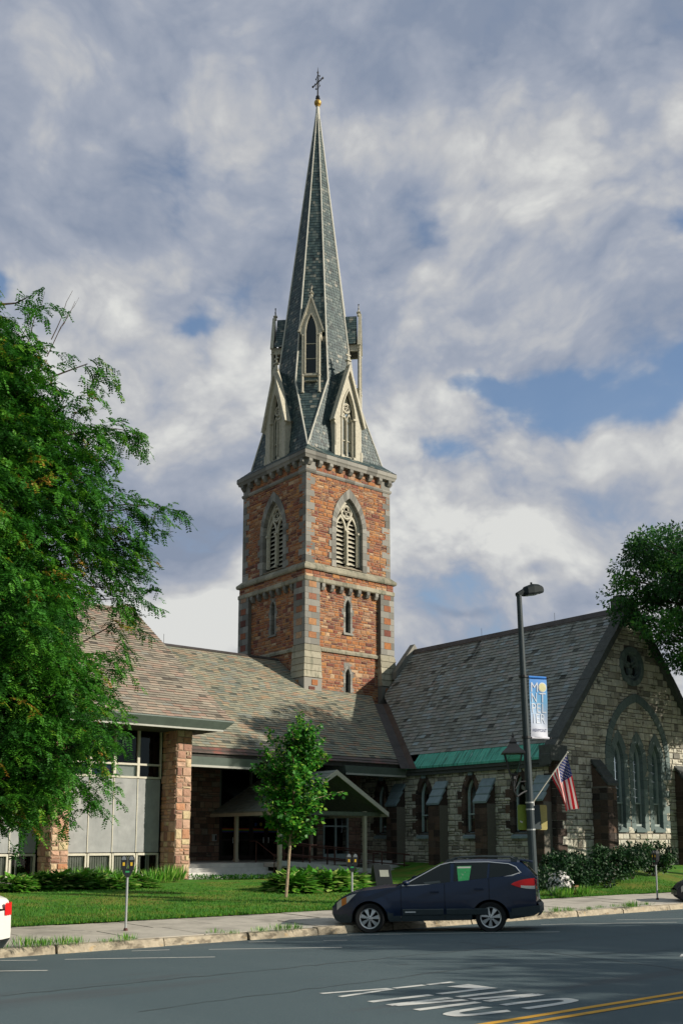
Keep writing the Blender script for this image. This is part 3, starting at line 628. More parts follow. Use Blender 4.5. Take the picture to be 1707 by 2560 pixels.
def slate_quad(mb, bl, br, tl, tr, ex, w, **k):
    bl, br, tl, tr = map(Vector, (bl, br, tl, tr)); U = (br-bl) if (br-bl).length > .05 else (tr-tl); U.normalize()
    d = tl-bl; S = d-U*d.dot(U); v1 = S.length; S.normalize(); o = bl
    a1, b0, b1 = (tl-bl).dot(U), (br-bl).dot(U), (tr-bl).dot(U)
    slates(mb, o, U, S, v1, lambda v: (a1*v/v1, b0+(b1-b0)*v/v1), ex, w, **k)
def spire():
    mb = MB(); KZ, KR, T = 29.09, 2.33, math.tan(math.pi/8); BZ, BH = 24.43, 2.82; TZ, TR = 48.5, .09
    P = lambda F, u, z, d: F.p(u, z, d)
    DIAG = [Fr(C, (1, -1, 0), (-1, -1, 0)), Fr(C, (-1, -1, 0), (-1, 1, 0)), Fr(C, (-1, 1, 0), (1, 1, 0)), Fr(C, (1, 1, 0), (1, -1, 0))]
    for F in FACES:
        slate_quad(mb, F.p(-3.46, 23.86, 3.46), F.p(3.46, 23.86, 3.46), F.p(-BH, BZ, BH), F.p(BH, BZ, BH), .21, (.3, .5), th=.012)
        slate_quad(mb, F.p(-BH, BZ, BH), F.p(BH, BZ, BH), F.p(-KR*T, KZ, KR), F.p(KR*T, KZ, KR), .19, (.17, .27), clip=.06)
        slate_quad(mb, F.p(-KR*T, KZ, KR), F.p(KR*T, KZ, KR), F.p(-TR*T, TZ, TR), F.p(TR*T, TZ, TR), .2, (.15, .25), clip=.045)
    for F in DIAG:
        q = BH*math.sqrt(2)
        slate_quad(mb, F.p(-.01, BZ, q), F.p(.01, BZ, q), F.p(-KR*T, KZ, KR), F.p(KR*T, KZ, KR), .2, (.17, .27))
        slate_quad(mb, F.p(-KR*T, KZ, KR), F.p(KR*T, KZ, KR), F.p(-TR*T, TZ, TR), F.p(TR*T, TZ, TR), .2, (.15, .25))
    sp = mb.build('spire', M_spire, church)
    for k in range(8):
        a = math.pi/8+k*math.pi/4; rk = KR/math.cos(math.pi/8)+.02; rt = .11
        e = lambda r, z: C+Vector((r*math.cos(a), r*math.sin(a), z))
        qx = math.copysign(BH+.01, math.cos(a)); qy = math.copysign(BH+.01, math.sin(a))
        mb = MB(); mb.tube([C+Vector((qx, qy, BZ)), e(rk, KZ), e(rt, TZ)], [.05, .055, .035], 6); mb.build('hip_roll', M_trimw, sp)
    mb = MB(); mb.lathe([(.16, 48.1), (.12, 48.9), (.09, 49.1)], C, 8); mb.build('tip_cap', M_trimw, sp)
    mb = MB(); mb.ball(C+Vector((0, 0, 49.33)), .235, 14, 9, sz=.95); mb.lathe([(.12, 49.05), (.15, 49.12), (.1, 49.15)], C, 12); mb.build('finial_ball', M_gold, sp)
    mb = MB(); X = lambda y, z: C+Vector((0, y, z))
    mb.lathe([(.1, 49.58), (.16, 49.66), (.1, 49.74), (.13, 49.8), (.05, 49.86), (.035, 51.5), (.005, 51.95)], C, 8)
    mb.tube([X(-.52, 50.82), X(.52, 50.82)], .035, 6)
    for s in (-1, 1):
        mb.ball(X(.52*s, 50.82), .075, 6, 4); mb.tube([X(0, 50.25), X(.17*s, 50.5), X(.1*s, 50.82)], .022, 5); mb.tube([X(0, 51.4), X(.17*s, 51.14), X(.1*s, 50.82)], .022, 5); mb.tube([X(.3*s, 50.72), X(.36*s, 50.82), X(.3*s, 50.94)], .022, 5)
        mb.ball(X(.2*s, 50.46), .05, 6, 4); mb.ball(X(.2*s, 51.18), .05, 6, 4)
    mb.ball(X(0, 51.55), .07, 6, 4); mb.build('cross', M_iron, sp)
    # large gabled dormers on the broad faces
    for F in FACES:
        mb = MB(); n = 8; inn = outline(.92, 24.25, 26.6, 1.8, n); out = []
        for i, (u, z) in enumerate(inn):
            s = -1 if i < len(inn)/2 else 1; j = i if i <= len(inn)//2 else len(inn)-1-i
            if j == 0: out.append((s*.98, 24.0))
            elif j == 1: out.append((s*.92, 26.45))
            else: f = (j-1)/n; out.append((s*1.0*(1-f), 26.5+3.3*f))
        out[len(inn)//2] = (0, 29.8)
        band(mb, F, 0, out, inn, 2.86, 3.10, 0, .5)
        for s in (-1, 1):
            a, b = F.p(s*1.24, 26.30, 2.85), F.p(0, 30.05, 2.85); dn = Vector((0, 0, -.42))
            mb.prism([a, b, b+dn, a+Vector((0, 0, -.05))+F.u*(-s*.13)], F.n*.42)
            mb.fbox(F, *sorted((s*.93, s*1.06)), 24.0, 24.75, 2.6, 3.13); mb.prism([F.p(s*.90, 24.7, 2.2), F.p(s*.90, 26.5, 1.9), F.p(s*.90, 26.5, 3.08), F.p(s*.90, 24.7, 3.08)], F.u*(s*.1))
            mb.tube([F.p(s*.40, 24.2, 2.98), F.p(s*.40, 26.65, 2.98)], .05, 6); mb.tube([F.p(s*.53, 24.15, 3.1), F.p(s*.53, 26.65, 3.1)], .055, 6)
            mb.fbox(F, s*.47-.13, s*.47+.13, 26.6, 26.7, 2.9, 3.17); mb.fbox(F, s*.47-.12, s*.47+.12, 24.15, 24.3, 2.9, 3.16)
            mb.prism([F.p(s*.92, 26.0, 2.8), F.p(s*1.12, 26.3, 2.8), F.p(s*.92, 26.45, 2.8)], F.n*.3)
            band(mb, F, s*.21, outline(.40, 24.3, 26.5, .55, 5), outline(.30, 24.3, 26.5, .44, 5), 2.82, 2.9)
        band(mb, F, 0, [(u*1.22, z+.02 if z < 26 else z+.12) for u, z in inn], [(u*1.06, z) for u, z in inn], 3.0, 3.15, 0, .5)
        mb.tube([F.p(0, 24.2, 2.92), F.p(0, 26.6, 2.92)], .045, 6); mb.fbox(F, -.42, .42, 25.3, 25.35, 2.82, 2.87); mb.fbox(F, -.46, .46, 24.2, 24.3, 2.8, 3.02)
        ringband(mb, F, 0, 27.35, .31, .23, 2.82, 2.92, 16)
        for k in range(3): a = R(90+120*k); ringband(mb, F, .1*math.cos(a), 27.35+.1*math.sin(a), .14, .09, 2.83, 2.89, 10)
        mb.tube([F.p(0, 29.9, 3.06), F.p(0, 30.4, 3.06), F.p(0, 30.95, 3.06)], [.13, .06, .04], 6); mb.fbox(F, -.15, .15, 30.28, 30.36, 2.93, 3.19)
        mb.fbox(F, -.17, .17, 30.62, 30.70, 3.02, 3.10); mb.ball(F.p(0, 30.98, 3.06), .06, 6, 4)
        d = mb.build('dormer', M_trim, church)
        mb = MB(); fill(mb, F, 0, outline(.92, 24.25, 26.6, 1.8, n), 2.8); mb.build('glass', M_glassd, d)
        mb = MB(); fill(mb, F, 0, outline(.95, 24.2, 26.6, 1.82, n), 2.45); mb.build('dark_room', M_dark, d)
        mb = MB()
        for s in (-1, 1):
            A, B = F.p(s*1.16, 26.42, 2.86), F.p(s*1.16, 26.42, 1.4); E, G = F.p(0, 29.86, 2.86), F.p(0, 29.86, 1.6)
            if s < 0: slate_quad(mb, B, A, G, E, .19, (.17, .27))
            else: slate_quad(mb, A, B, E, G, .19, (.17, .27))
        mb.build('dormer_roof', M_spire, d)
    # tall narrow dormers on the corner faces
    for F in DIAG:
        mb = MB(); n = 8; inn = outline(.60, 29.35, 31.9, 1.2, n); out = []
        for i, (u, z) in enumerate(inn):
            s = -1 if i < len(inn)/2 else 1; j = i if i <= len(inn)//2 else len(inn)-1-i
            if j == 0: out.append((s*.42, 29.35))
            elif j == 1: out.append((s*.46, 31.75))
            else: f = (j-1)/n; out.append((s*.66*(1-f), 32.1+2.15*f))
        out[len(inn)//2] = (0, 34.25)
        band(mb, F, 0, out, inn, 2.60, 2.72, 0, .5)
        band(mb, F, 0, [(u*1.32, z if z < 31.9 else z+.1) for u, z in inn], [(u*1.1, z) for u, z in inn], 2.66, 2.78, 0, .5)
        for s in (-1, 1):
            a, b = F.p(s*.80, 32.02, 2.60), F.p(0, 34.45, 2.60); dn = Vector((0, 0, -.30)); mb.prism([a, b, b+dn, a+F.u*(-s*.1)+Vector((0, 0, -.03))], F.n*.20)
            mb.tube([F.p(s*.50, 28.15, 2.70), F.p(s*.50, 31.75, 2.70)], .072, 8); 
            mb.fbox(F, *sorted((s*.42, s*.58)), 31.72, 32.14, 1.9, 2.62)
            for z in (28.15, 29.2, 31.72): mb.lathe([(.085, z), (.105, z+.05), (.085, z+.1)], F.p(s*.50, 0, 2.70), 8)
            mb.prism([F.p(s*.40, 31.8, 2.6), F.p(s*.62, 31.85, 2.6), F.p(s*.70, 32.25, 2.6), F.p(s*.36, 32.3, 2.6)], F.n*.15)
        for z in (30.3, 31.25): mb.fbox(F, -.3, .3, z, z+.035, 2.60, 2.66)
        mb.fbox(F, -.4, .4, 29.22, 29.36, 2.5, 2.74); mb.fbox(F, -.36, .36, 28.95, 29.0, 2.3, 2.6)
        mb.tube([F.p(0, 34.3, 2.62), F.p(0, 34.55, 2.62), F.p(0, 34.95, 2.62)], [.10, .05, .03], 6); mb.fbox(F, -.12, .12, 34.5, 34.56, 2.5, 2.74)
        d = mb.build('dormer', M_trim, church)
        mb = MB(); mb.fbox(F, -.11, .11, 34.74, 34.79, 2.59, 2.65); mb.tube([F.p(0, 34.55, 2.62), F.p(0, 35.05, 2.62)], .03, 5); mb.ball(F.p(0, 35.07, 2.62), .05, 6, 4); mb.build('finial', M_iron, d)
        mb = MB(); fill(mb, F, 0, outline(.62, 29.3, 31.9, 1.2, n), 2.62); mb.build('glass', M_glassd, d)
        mb = MB()
        for s in (-1, 1):
            A, B = F.p(s*.74, 32.12, 2.5), F.p(s*.74, 32.12, 1.3); E, G = F.p(0, 34.3, 2.5), F.p(0, 34.3, 1.3)
            if s < 0: slate_quad(mb, B, A, G, E, .18, (.16, .25))
            else: slate_quad(mb, A, B, E, G, .18, (.16, .25))
        fill(mb, F, 0, outline(.62, 29.3, 31.9, 1.2, n), 2.58)
        mb.build('dormer_roof', M_spire, d)
spire()

# nave: the wing that comes forward to the street
NX, NZ, NK, NR = 35.3, 5.62, 1.198, 41.5                # eave x, eave z, roof slope, ridge x
def nz(x): return NZ+NK*(x-NX)
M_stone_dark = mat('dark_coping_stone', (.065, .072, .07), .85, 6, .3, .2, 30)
def nave():
    F = Fr((41.5, 29.0, 0), (1, 0, 0), (0, -1, 0)); G = Fr((35.6, 34.0, 0), (0, -1, 0), (-1, 0, 0))
    gspan = lambda z: (-5.9, 5.9) if z < 5.7 else (-max((13.2-z)/NK, .05)+.0, max((13.2-z)/NK, .05))
    WU = (-1.36, .10, 1.55); wh = [arch_hole(u, .95, 2.5, 5.6, 1.05) for u in WU]
    rose = lambda z: ((-.04-math.sqrt(max(.7-(z-10.2)**2, 0)), -.04+math.sqrt(max(.7-(z-10.2)**2, 0))) if abs(z-10.2) < .83 else None)
    mb = MB(); masonry(mb, F, .3, 13.15, gspan, wh+[rose], ch=(.19, .4), ww=(.26, .62), gap=.014, proud=.035, rough=.03)
    SW = (-6.3, -3.15, 0, 3.0); sh = [arch_hole(u, .95, 2.4, 4.1, 1.0) for u in SW]
    masonry(mb, G, .3, 5.6, lambda z: (-10.2, 5.0), sh, ch=(.16, .34), ww=(.24, .56), gap=.014, proud=.03, rough=.03)
    B = Fr((41.5, 44.2, 0), (-1, 0, 0), (0, 1, 0)); D_ = Fr((47.4, 36, 0), (0, 1, 0), (1, 0, 0))
    mb.poly([B.p(-5.9, .3), B.p(5.9, .3), B.p(5.9, 5.6), B.p(0, 13.1), B.p(-5.9, 5.6)], 1); mb.poly([D_.p(-7, .3), D_.p(8.2, .3), D_.p(8.2, 5.6), D_.p(-7, 5.6)], 1)
    # dark quoins at the street corner
    for k in range(15):
        z = .5+.34*k; w = .62 if k % 2 else .34
        mb.fbox(F, -5.93, -5.93+w, z+.008, z+.332, -.3, .062, 2); mb.fbox(G, 5.03-(.96-w), 5.03, z+.01, z+.33, -.3, .058, 2)
    wall = mb.build('nave_wall', [M_cream, M_mortg, M_brown], church)
    mb = MB(); band(mb, F, .14, outline(5.05, 4.9, 5.75, 3.15, 14, 2), outline(4.35, 4.9, 5.75, 2.75, 14, 2), -.02, .075, 0, None, .008)
    mb.build('relieving_arch', M_teal, wall)
    mb = MB(); mb.fbox(F, -5.98, 5.98, .2, .9, -.2, .1); mb.fbox(G, -10, 5.08, .2, .95, -.2, .1); mb.build('plinth', M_gran, wall)
    for u in WU:
        mb = MB(); band(mb, F, u, outline(1.38, 2.45, 5.6, 1.5, 8, 7), outline(.72, 2.45, 5.6, .98, 8, 7), -.32, .045+.004*(u > 0), 0, None, .006)
        mb.prism([F.p(u-.40, 2.4, -.3), F.p(u-.40, 2.4, .1), F.p(u-.40, 2.52, .1), F.p(u-.40, 2.8, -.3)], F.u*.8)
        s = -1 if u < 0 else 1
        if abs(u) > .5:
            for k in range(5): mb.fbox(F, *sorted((u+s*.69, u+s*(.69+.3))), 2.6+.72*k, 2.6+.72*k+.34, -.1, .047)
        w = mb.build('lancet_window', M_teal, church)
        mb = MB(); band(mb, F, u, outline(.74, 2.7, 5.6, 1.0, 8), outline(.63, 2.76, 5.6, .9, 8), -.22, -.14); mb.fbox(F, u-.36, u+.36, 3.70, 3.77, -.22, -.13); mb.fbox(F, u-.36, u+.36, 2.68, 2.78, -.22, -.1); mb.build('frame', M_teal2, w)
        mb = MB(); fill(mb, F, u, outline(.7, 3.74, 5.6, .96, 8), -.2); mb.build('glass', M_glassd, w)
        mb = MB(); fill(mb, F, u, [(-.35, 2.75), (-.35, 3.72), (.35, 3.72), (.35, 2.75)], -.195); mb.build('lower_pane', M_panel, w)
    # trefoil window
    mb = MB(); ringband(mb, F, -.04, 10.2, .95, .70, -.3, .07, 24); c = lambda k: (.31*math.cos(R(90+120*k)), .31*math.sin(R(90+120*k)))
    for k in range(3):
        ringband(mb, F, -.04+c(k)[0], 10.2+c(k)[1], .40, .30, -.2, -.02, 14)
        a = R(30+120*k); mb.poly([F.p(-.04+.25*math.cos(a), 10.2+.25*math.sin(a), -.05), F.p(-.04+.72*math.cos(a-.45), 10.2+.72*math.sin(a-.45), -.05), F.p(-.04+.72*math.cos(a), 10.2+.72*math.sin(a), -.05), F.p(-.04+.72*math.cos(a+.45), 10.2+.72*math.sin(a+.45), -.05)])
    tr = mb.build('trefoil_window', M_teal, church)
    mb = MB(); fill(mb, F, -.04, [(.75*math.cos(t*math.pi/12), 10.2+.75*math.sin(t*math.pi/12)) for t in range(24)], -.21); mb.build('glass', M_dark, tr)
    for u in SW:
        mb = MB(); band(mb, G, u, outline(1.22, 2.35, 4.1, 1.22, 7, 4), outline(.72, 2.35, 4.1, .85, 7, 4), -.32, .04, 0, None, .006)
        for s in (-1, 1):
            for z in (2.55, 3.25, 3.95): mb.fbox(G, *sorted((u+s*.60, u+s*.86)), z, z+.36, -.1, .043)
        mb.prism([G.p(u-.13, 5.05, -.05), G.p(u+.13, 5.05, -.05), G.p(u+.17, 5.42, -.05), G.p(u-.17, 5.42, -.05)], G.n*.13, 1)
        mb.prism([G.p(u-.50, 2.12, -.3), G.p(u-.50, 2.12, .13), G.p(u-.50, 2.24, .13), G.p(u-.50, 2.42, -.3)], G.u*1.0, 1)
        w = mb.build('lancet_window', [M_brown, M_cap], church)
        mb = MB(); band(mb, G, u, outline(.74, 2.42, 4.1, .87, 7), outline(.62, 2.50, 4.1, .77, 7), -.24, -.15); mb.fbox(G, u-.34, u+.34, 3.22, 3.28, -.24, -.14); mb.build('frame', M_bframe, w)
        mb = MB(); fill(mb, G, u, outline(.7, 2.45, 4.1, .83, 7), -.21); mb.build('glass', M_glassd, w)
        mb = MB(); fill(mb, G, u, outline(.8, 2.3, 4.1, .9, 7), -.30); mb.build('dark_room', M_dark, w)
    # buttresses
    def buttress(Fq, u, w, dep, ztop, zlow, capm):
        mb = MB(); a, b = u-w/2, u+w/2
        mb.fbox(Fq, a, b, .2, zlow-.02, -.1, dep-.03, 1)
        z = .3
        while z < zlow-.1:
            h = min(random.uniform(.22, .36), zlow-.03-z); m = a+(b-a)*random.uniform(.35, .65)
            mb.fbox(Fq, a+.004, m-.006, z+.008, z+h-.008, 0, dep, 0); mb.fbox(Fq, m+.006, b-.004, z+.008, z+h-.008, 0, dep+.004, 0)
            mb.fbox(Fq, a-.022, a+.1, z+.01, z+h-.01, .02, dep*.5, 0); mb.fbox(Fq, a-.026, a+.1, z+.01, z+h-.01, dep*.5+.012, dep-.02, 0)
            z += h
        mb.prism([Fq.p(a+.01, zlow-.05, -.05), Fq.p(a+.01, zlow-.05, dep-.02), Fq.p(a+.01, zlow, dep-.02), Fq.p(a+.01, ztop-.05, -.05)], Fq.u*(w-.02), 0)
        o = mb.build('buttress', [M_brown, M_mortd], church)
        mb = MB(); n = 3
        for k in range(n):
            f0, f1 = k/n, (k+1)/n; z0, z1 = zlow+(ztop-zlow)*f0, zlow+(ztop-zlow)*f1; d0, d1 = dep*(1-f0)+.07, dep*(1-f1)+.04
            mb.prism([Fq.p(a-.04, z0, d0), Fq.p(a-.04, z0+.09, d0+.02), Fq.p(a-.04, z1+.08, d1), Fq.p(a-.04, z1-.02, d1-.06)], Fq.u*(w+.08))
        mb.build('buttress_cap', capm, o)
    for y in (35.9, 32.85, 29.58, 38.9): buttress(G, 34-y, .74, .62, 4.78, 3.70, M_cap)
    for x in (38.42, 44.9): buttress(F, x-41.5, .66, .85, 5.55, 4.42, M_stone_dark)
    # roof
    S = Vector((1, 0, NK)).normalized(); x0 = 35.84; v1 = (NR-.05-x0)/S.x
    vy = lambda x: min(44.05, 38.5+(x-35.64)/.583-.42)
    mb = MB(); slates(mb, (x0, 0, nz(x0)), (0, 1, 0), S, v1, lambda v: (29.30, vy(x0+S.x*v)), .235, (.27, .42), .03)
    S2 = Vector((-1, 0, NK)).normalized(); slates(mb, (47.7, 0, NZ), (0, 1, 0), S2, (6.15)/S.x, lambda v: (29.3, 44.05), .45, (.4, .8), .02)
    roof = mb.build('nave_roof', M_roofn, church)
    mb = MB(); nrm = Vector((-NK, 0, 1)).normalized()
    A = lambda x, y, h=.02: Vector((x, y, nz(x)))+nrm*h
    yy = 29.32
    while yy < 37.7:
        e = min(yy+.42, 37.75); lo, hi = A(NX, yy), A(NX, e)
        mb.poly([A(NX-.02, yy+.004, .012), A(NX-.02, e-.004, .012), A(x0+.03, e-.004, .012), A(x0+.03, yy+.004, .012)], 0); yy = e
    mb.prism([(NX-.03, 29.35, NZ-.10), (NX-.03, 29.35, NZ+.01), (NX+.35, 29.35, NZ+.3), (NX+.35, 29.35, NZ-.1)], (0, 8.9, 0)); mb.build('copper_strip', M_copper, roof)
    mb = MB(); mb.box(35.33, 35.68, 29.15, 38.4, 5.36, 5.52); mb.box(35.40, 35.68, 29.15, 38.4, 5.2, 5.35); mb.build('eaves_moulding', M_stone_dark, roof)
    mb = MB(); mb.prism([(NR-.2, 29.2, nz(NR-.2)+.03), (NR-.2, 29.2, nz(NR-.2)+.10), (NR, 29.2, nz(NR)+.14), (NR+.2, 29.2, nz(NR-.2)+.10), (NR+.2, 29.2, nz(NR-.2)+.03)], (0, 14.9, 0)); 
    for y in (33.5, 38.6): mb.tube([(NR, y, nz(NR)), (NR, y, nz(NR)+.55)], .012, 4)
    mb.build('ridge_cap', M_flash, roof)
    mb = MB(); rc = MB(); n = 11
    for k in range(n):                                   # coping stones on the rake
        xa, xb = 34.98+(NR-34.98)*k/n, 34.98+(NR-34.98)*(k+1)/n-.012
        for m in (1, -1):
            f = lambda x: x if m > 0 else 2*NR-x
            za, zb = nz(xa)+.06, nz(xb)+.06; t = .40+.03*(k % 2)
            mb.hexa([(f(xa), 28.74, za-.05), (f(xb), 28.74, zb-.05), (f(xb), 29.34, zb-.05), (f(xa), 29.34, za-.05)], [(f(xa), 28.72, za+t), (f(xb), 28.72, zb+t), (f(xb), 29.36, zb+t), (f(xa), 29.36, za+t)], 0)
        xa2, xb2 = 36+(NR-36)*k/n, 36+(NR-36)*(k+1)/n
        za, zb = nz(xa2), nz(xb2)
        if xa2 > 39.9:
          for m in (1, -1):
            f = lambda x: x if m > 0 else 2*NR-x
            rc.hexa([(f(xa2), 44.0, za), (f(xb2-.01), 44.0, zb), (f(xb2-.01), 44.35, zb), (f(xa2), 44.35, za)], [(f(xa2), 43.98, za+.45), (f(xb2-.01), 43.98, zb+.45), (f(xb2-.01), 44.37, zb+.45), (f(xa2), 44.37, za+.45)], 0)
    mb.box(35.0, 36.1, 28.70, 29.36, 5.42, 6.1, 0); mb.box(40.75, 41.3, 28.85, 29.5, 12.9, 13.5, 0); mb.box(40.82, 41.22, 28.95, 29.4, 13.5, 13.62, 0)
    mb.build('gable_coping', M_stone_dark, roof); rc.build('gable_coping', M_gran, roof)
    # valley flashing, on the nave side and on the side of the entrance wing
    mb = MB(); V = lambda y: Vector((35.64+.583*(y-38.5), y, 6.03+.7*(y-38.5)))
    for k in range(7):
        ya, yb = 37.72+.98*k, 37.72+.98*(k+1)-.01; a, b = V(ya), V(yb)
        if b.y > 44.4: break
        w = .5
        mb.poly([a+Vector((0, 0, .05)), b+Vector((0, 0, .05)), Vector((b.x, b.y-w, nz(b.x)))+nrm*.045, Vector((a.x, a.y-w, nz(a.x)))+nrm*.045], 0)
        mb.poly([a+Vector((0, 0, .05)), b+Vector((0, 0, .05)), b+Vector((-.62, 0, .035)), a+Vector((-.62, 0, .035))], 0)
    mb.build('valley_flashing', M_flash, roof)
M_teal2 = mat('pale_teal_frame', (.26, .31, .30), .6, 8, .15)
M_bframe = mat('blue_grey_frame', (.34, .42, .43), .6, 8, .15)
M_panel = mat('frosted_lower_pane', (.075, .095, .085), .3, 3, .2)
nave()

# ------------------------------------------------------------------ parish hall with its entrance wing
hall = empty('parish_hall', (19, 38, .4), 'low hall of grey panels between stone piers, with long slate roofs meeting the tower', 'church hall')
TH = R(35); RS = Vector((0, math.cos(TH), math.sin(TH))); RK = math.tan(TH)
def parish_hall():
    for x0 in (5.6, 10.95, 16.33, 21.57):
        mb = MB(); w = .68
        F1 = Fr((x0+w/2, 37.0, 0), (1, 0, 0), (0, -1, 0)); F2 = Fr((x0, 37.6, 0), (0, -1, 0), (-1, 0, 0)); F3 = Fr((x0+w, 37.6, 0), (0, 1, 0), (1, 0, 0))
        kw = dict(ch=(.2, .42), ww=(.24, .44), gap=.013, proud=.035, rough=.035, split=.25)
        masonry(mb, F1, .15, 6.75, lambda z: (-w/2, w/2), **kw); masonry(mb, F2, .15, 6.75, lambda z: (-.55, .6), **kw); masonry(mb, F3, .15, 6.75, lambda z: (-.6, .55), **kw)
        mb.build('stone_pier', [M_pillar, M_mort], hall)
    P = Fr((0, 38.1, 0), (1, 0, 0), (0, -1, 0))
    bays = [[21.47-1.055*k for k in range(5)], [16.23-1.055*k for k in range(5)], [10.85-1.055*k for k in range(5)]]
    wall = MB()
    for bi, bay in enumerate(bays):
        L, Rr = bay[-1]-.12, bay[0]+.1
        wall.fbox(P, L, Rr, .0, .58, -.2, .02, 1)
        wall.fbox(P, L, Rr, 6.9, 7.1, -.3, .05, 1)
        for k in range(4):
            a, b = bay[k+1], bay[k]
            wall.fbox(P, a+.018, b-.018, 1.56, 4.50, -.1, 0, 0); wall.fbox(P, a-.018, a+.018, 1.56, 4.5, -.1, .025, 2)
            w = MB()                                     # window of two panes above the panel
            for u in (a+.0, b-.055): w.fbox(P, u, u+.055, 4.53, 6.9, -.12, .04)
            w.fbox(P, a+.055, b-.055, 4.52, 4.60, -.12, .035); w.fbox(P, a+.055, b-.055, 5.05, 5.13, -.12, .035); w.fbox(P, a+.055, b-.055, 6.8, 6.9, -.12, .03)
            wo = w.build('upper_window', M_alu, hall)
            for (z0, z1, nm) in ((4.6, 5.05, 'lower_pane'), (5.13, 6.8, 'upper_pane')):
                w = MB(); fill(w, P, 0, [(a+.04, z0-.02), (b-.04, z0-.02), (b-.04, z1+.02), (a+.04, z1+.02)], -.05); w.build(nm, M_glass if nm == 'upper_pane' else M_glassc, wo)
            if bi == 0 and k in (1, 2):
                w = MB(); fill(w, P, 0, [(a+.06, 4.6), (b-.06, 4.6), (b-.06, 5.06), (a+.06, 5.06)], -.09); w.build('roller_blind', M_white_blind if k == 1 else M_blue_blind, wo)
            w = MB()
            for u in (a+.02, b-.09): w.fbox(P, u, u+.07, .62, 1.52, -.12, .03)
            w.fbox(P, a+.09, b-.09, .6, .68, -.12, .045); w.fbox(P, a+.09, b-.09, 1.44, 1.53, -.12, .04)
            wo = w.build('basement_window', M_alu, hall)
            w = MB(); fill(w, P, 0, [(a+.05, .66), (b-.05, .66), (b-.05, 1.47), (a+.05, 1.47)], -.04); w.build('glass', M_glassc, wo)
            w = MB()
            for s in range(9):
                uu = a+.08+.1*s
                if random.random() < (.92 if k != 0 else .55): w.poly([P.p(uu, .66, -.06), P.p(uu+.088, .66, -.08), P.p(uu+.088, 1.45, -.08), P.p(uu, 1.45, -.06)])
            w.build('vertical_blind', M_curtain, wo)
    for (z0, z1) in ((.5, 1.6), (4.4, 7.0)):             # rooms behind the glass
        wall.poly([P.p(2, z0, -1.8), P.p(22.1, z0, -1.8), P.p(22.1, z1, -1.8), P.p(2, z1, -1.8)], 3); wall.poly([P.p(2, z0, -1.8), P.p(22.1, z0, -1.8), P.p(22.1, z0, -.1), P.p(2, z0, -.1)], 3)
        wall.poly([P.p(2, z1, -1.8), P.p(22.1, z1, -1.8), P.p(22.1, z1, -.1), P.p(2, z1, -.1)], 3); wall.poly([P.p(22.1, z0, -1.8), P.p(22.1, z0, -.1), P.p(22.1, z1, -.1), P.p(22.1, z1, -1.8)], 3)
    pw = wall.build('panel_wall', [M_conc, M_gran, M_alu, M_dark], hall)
    # hall roof
    mb = MB(); EY, EZ, RY = 35.8, 6.87, 44.8
    v1 = (RY-EY)/RS.y; slates(mb, (-2, EY, EZ), (1, 0, 0), RS, v1, lambda v: (0, 25.47), .22, (.3, .5), .03)
    Sb = Vector((0, -RS.y, RS.z)); slates(mb, (-2, 2*RY-EY, EZ), (1, 0, 0), Sb, v1, lambda v: (0, 25.47), .6, (.6, 1.0), .02)
    roof = mb.build('hall_roof', M_roofl, hall)
    mb = MB()
    pr = [(EY-.03, EZ-.005), (EY-.05, EZ-.05), (EY+.22, EZ-.36), (EY+.32, EZ-.36), (EY+.32, EZ+.16)]
    b = [(-2, y, z) for y, z in pr]; t = [(23.52-(.0 if i < 2 else .34), y, z) for i, (y, z) in enumerate(pr)]; mb.hexa(b, t, 0)
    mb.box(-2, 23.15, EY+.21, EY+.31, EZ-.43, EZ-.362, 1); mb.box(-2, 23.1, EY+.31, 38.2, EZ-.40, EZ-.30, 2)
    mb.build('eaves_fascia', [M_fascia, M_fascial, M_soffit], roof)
    mb = MB(); x = 22.2; rz = lambda y: EZ+RK*(min(y, 2*RY-y)-EY)-.1
    mb.poly([(x, 38.1, .1), (x, 52, .1), (x, 52, rz(52)), (x, RY, rz(RY)), (x, 38.1, rz(38.1))], 0)
    mb.poly([(x+.02, 37.6, .1), (x+.02, 44.7, .1), (x+.02, 44.7, 6.5), (x+.02, 37.6, 6.5)], 0)
    mb.poly([(-2, 52, .1), (22.2, 52, .1), (22.2, 52, 7), (-2, 52, 7)], 0)
    mb.build('end_wall', M_brown, hall)
    # roof of the entrance wing
    MY, MZ = 38.5, 6.03
    def ui(v):
        y = MY+RS.y*v; r = 35.64+.583*(y-MY)-.60
        return (0, (r if y < 44.55 else 33.95)-22.22)
    mb = MB(); slates(mb, (22.22, MY, MZ), (1, 0, 0), RS, (47.3-MY)/RS.y, ui, .22, (.3, .46), .028)
    slates(mb, (22.22, 47.3*2-MY, MZ), (1, 0, 0), Sb, (47.3-MY)/RS.y, lambda v: (0, 12), .6, (.6, 1), .02)
    er = mb.build('entrance_roof', M_roofm, hall)
    mb = MB(); x = 22.22
    while x < 35.3:
        e = min(x+random.uniform(1.1, 1.5), 35.35); d = -.47
        mb.hexa([(x, MY, MZ-.03), (e-.006, MY, MZ-.03), (e-.006, MY+RS.y*d, MZ+RS.z*d-.03), (x, MY+RS.y*d, MZ+RS.z*d-.03)], [(x, MY+.03, MZ+.012), (e-.006, MY+.03, MZ+.012), (e-.006, MY+RS.y*d, MZ+RS.z*d+.0), (x, MY+RS.y*d, MZ+RS.z*d+.0)], 0); x = e
    mb.build('eaves_flashing', M_flashr, er)
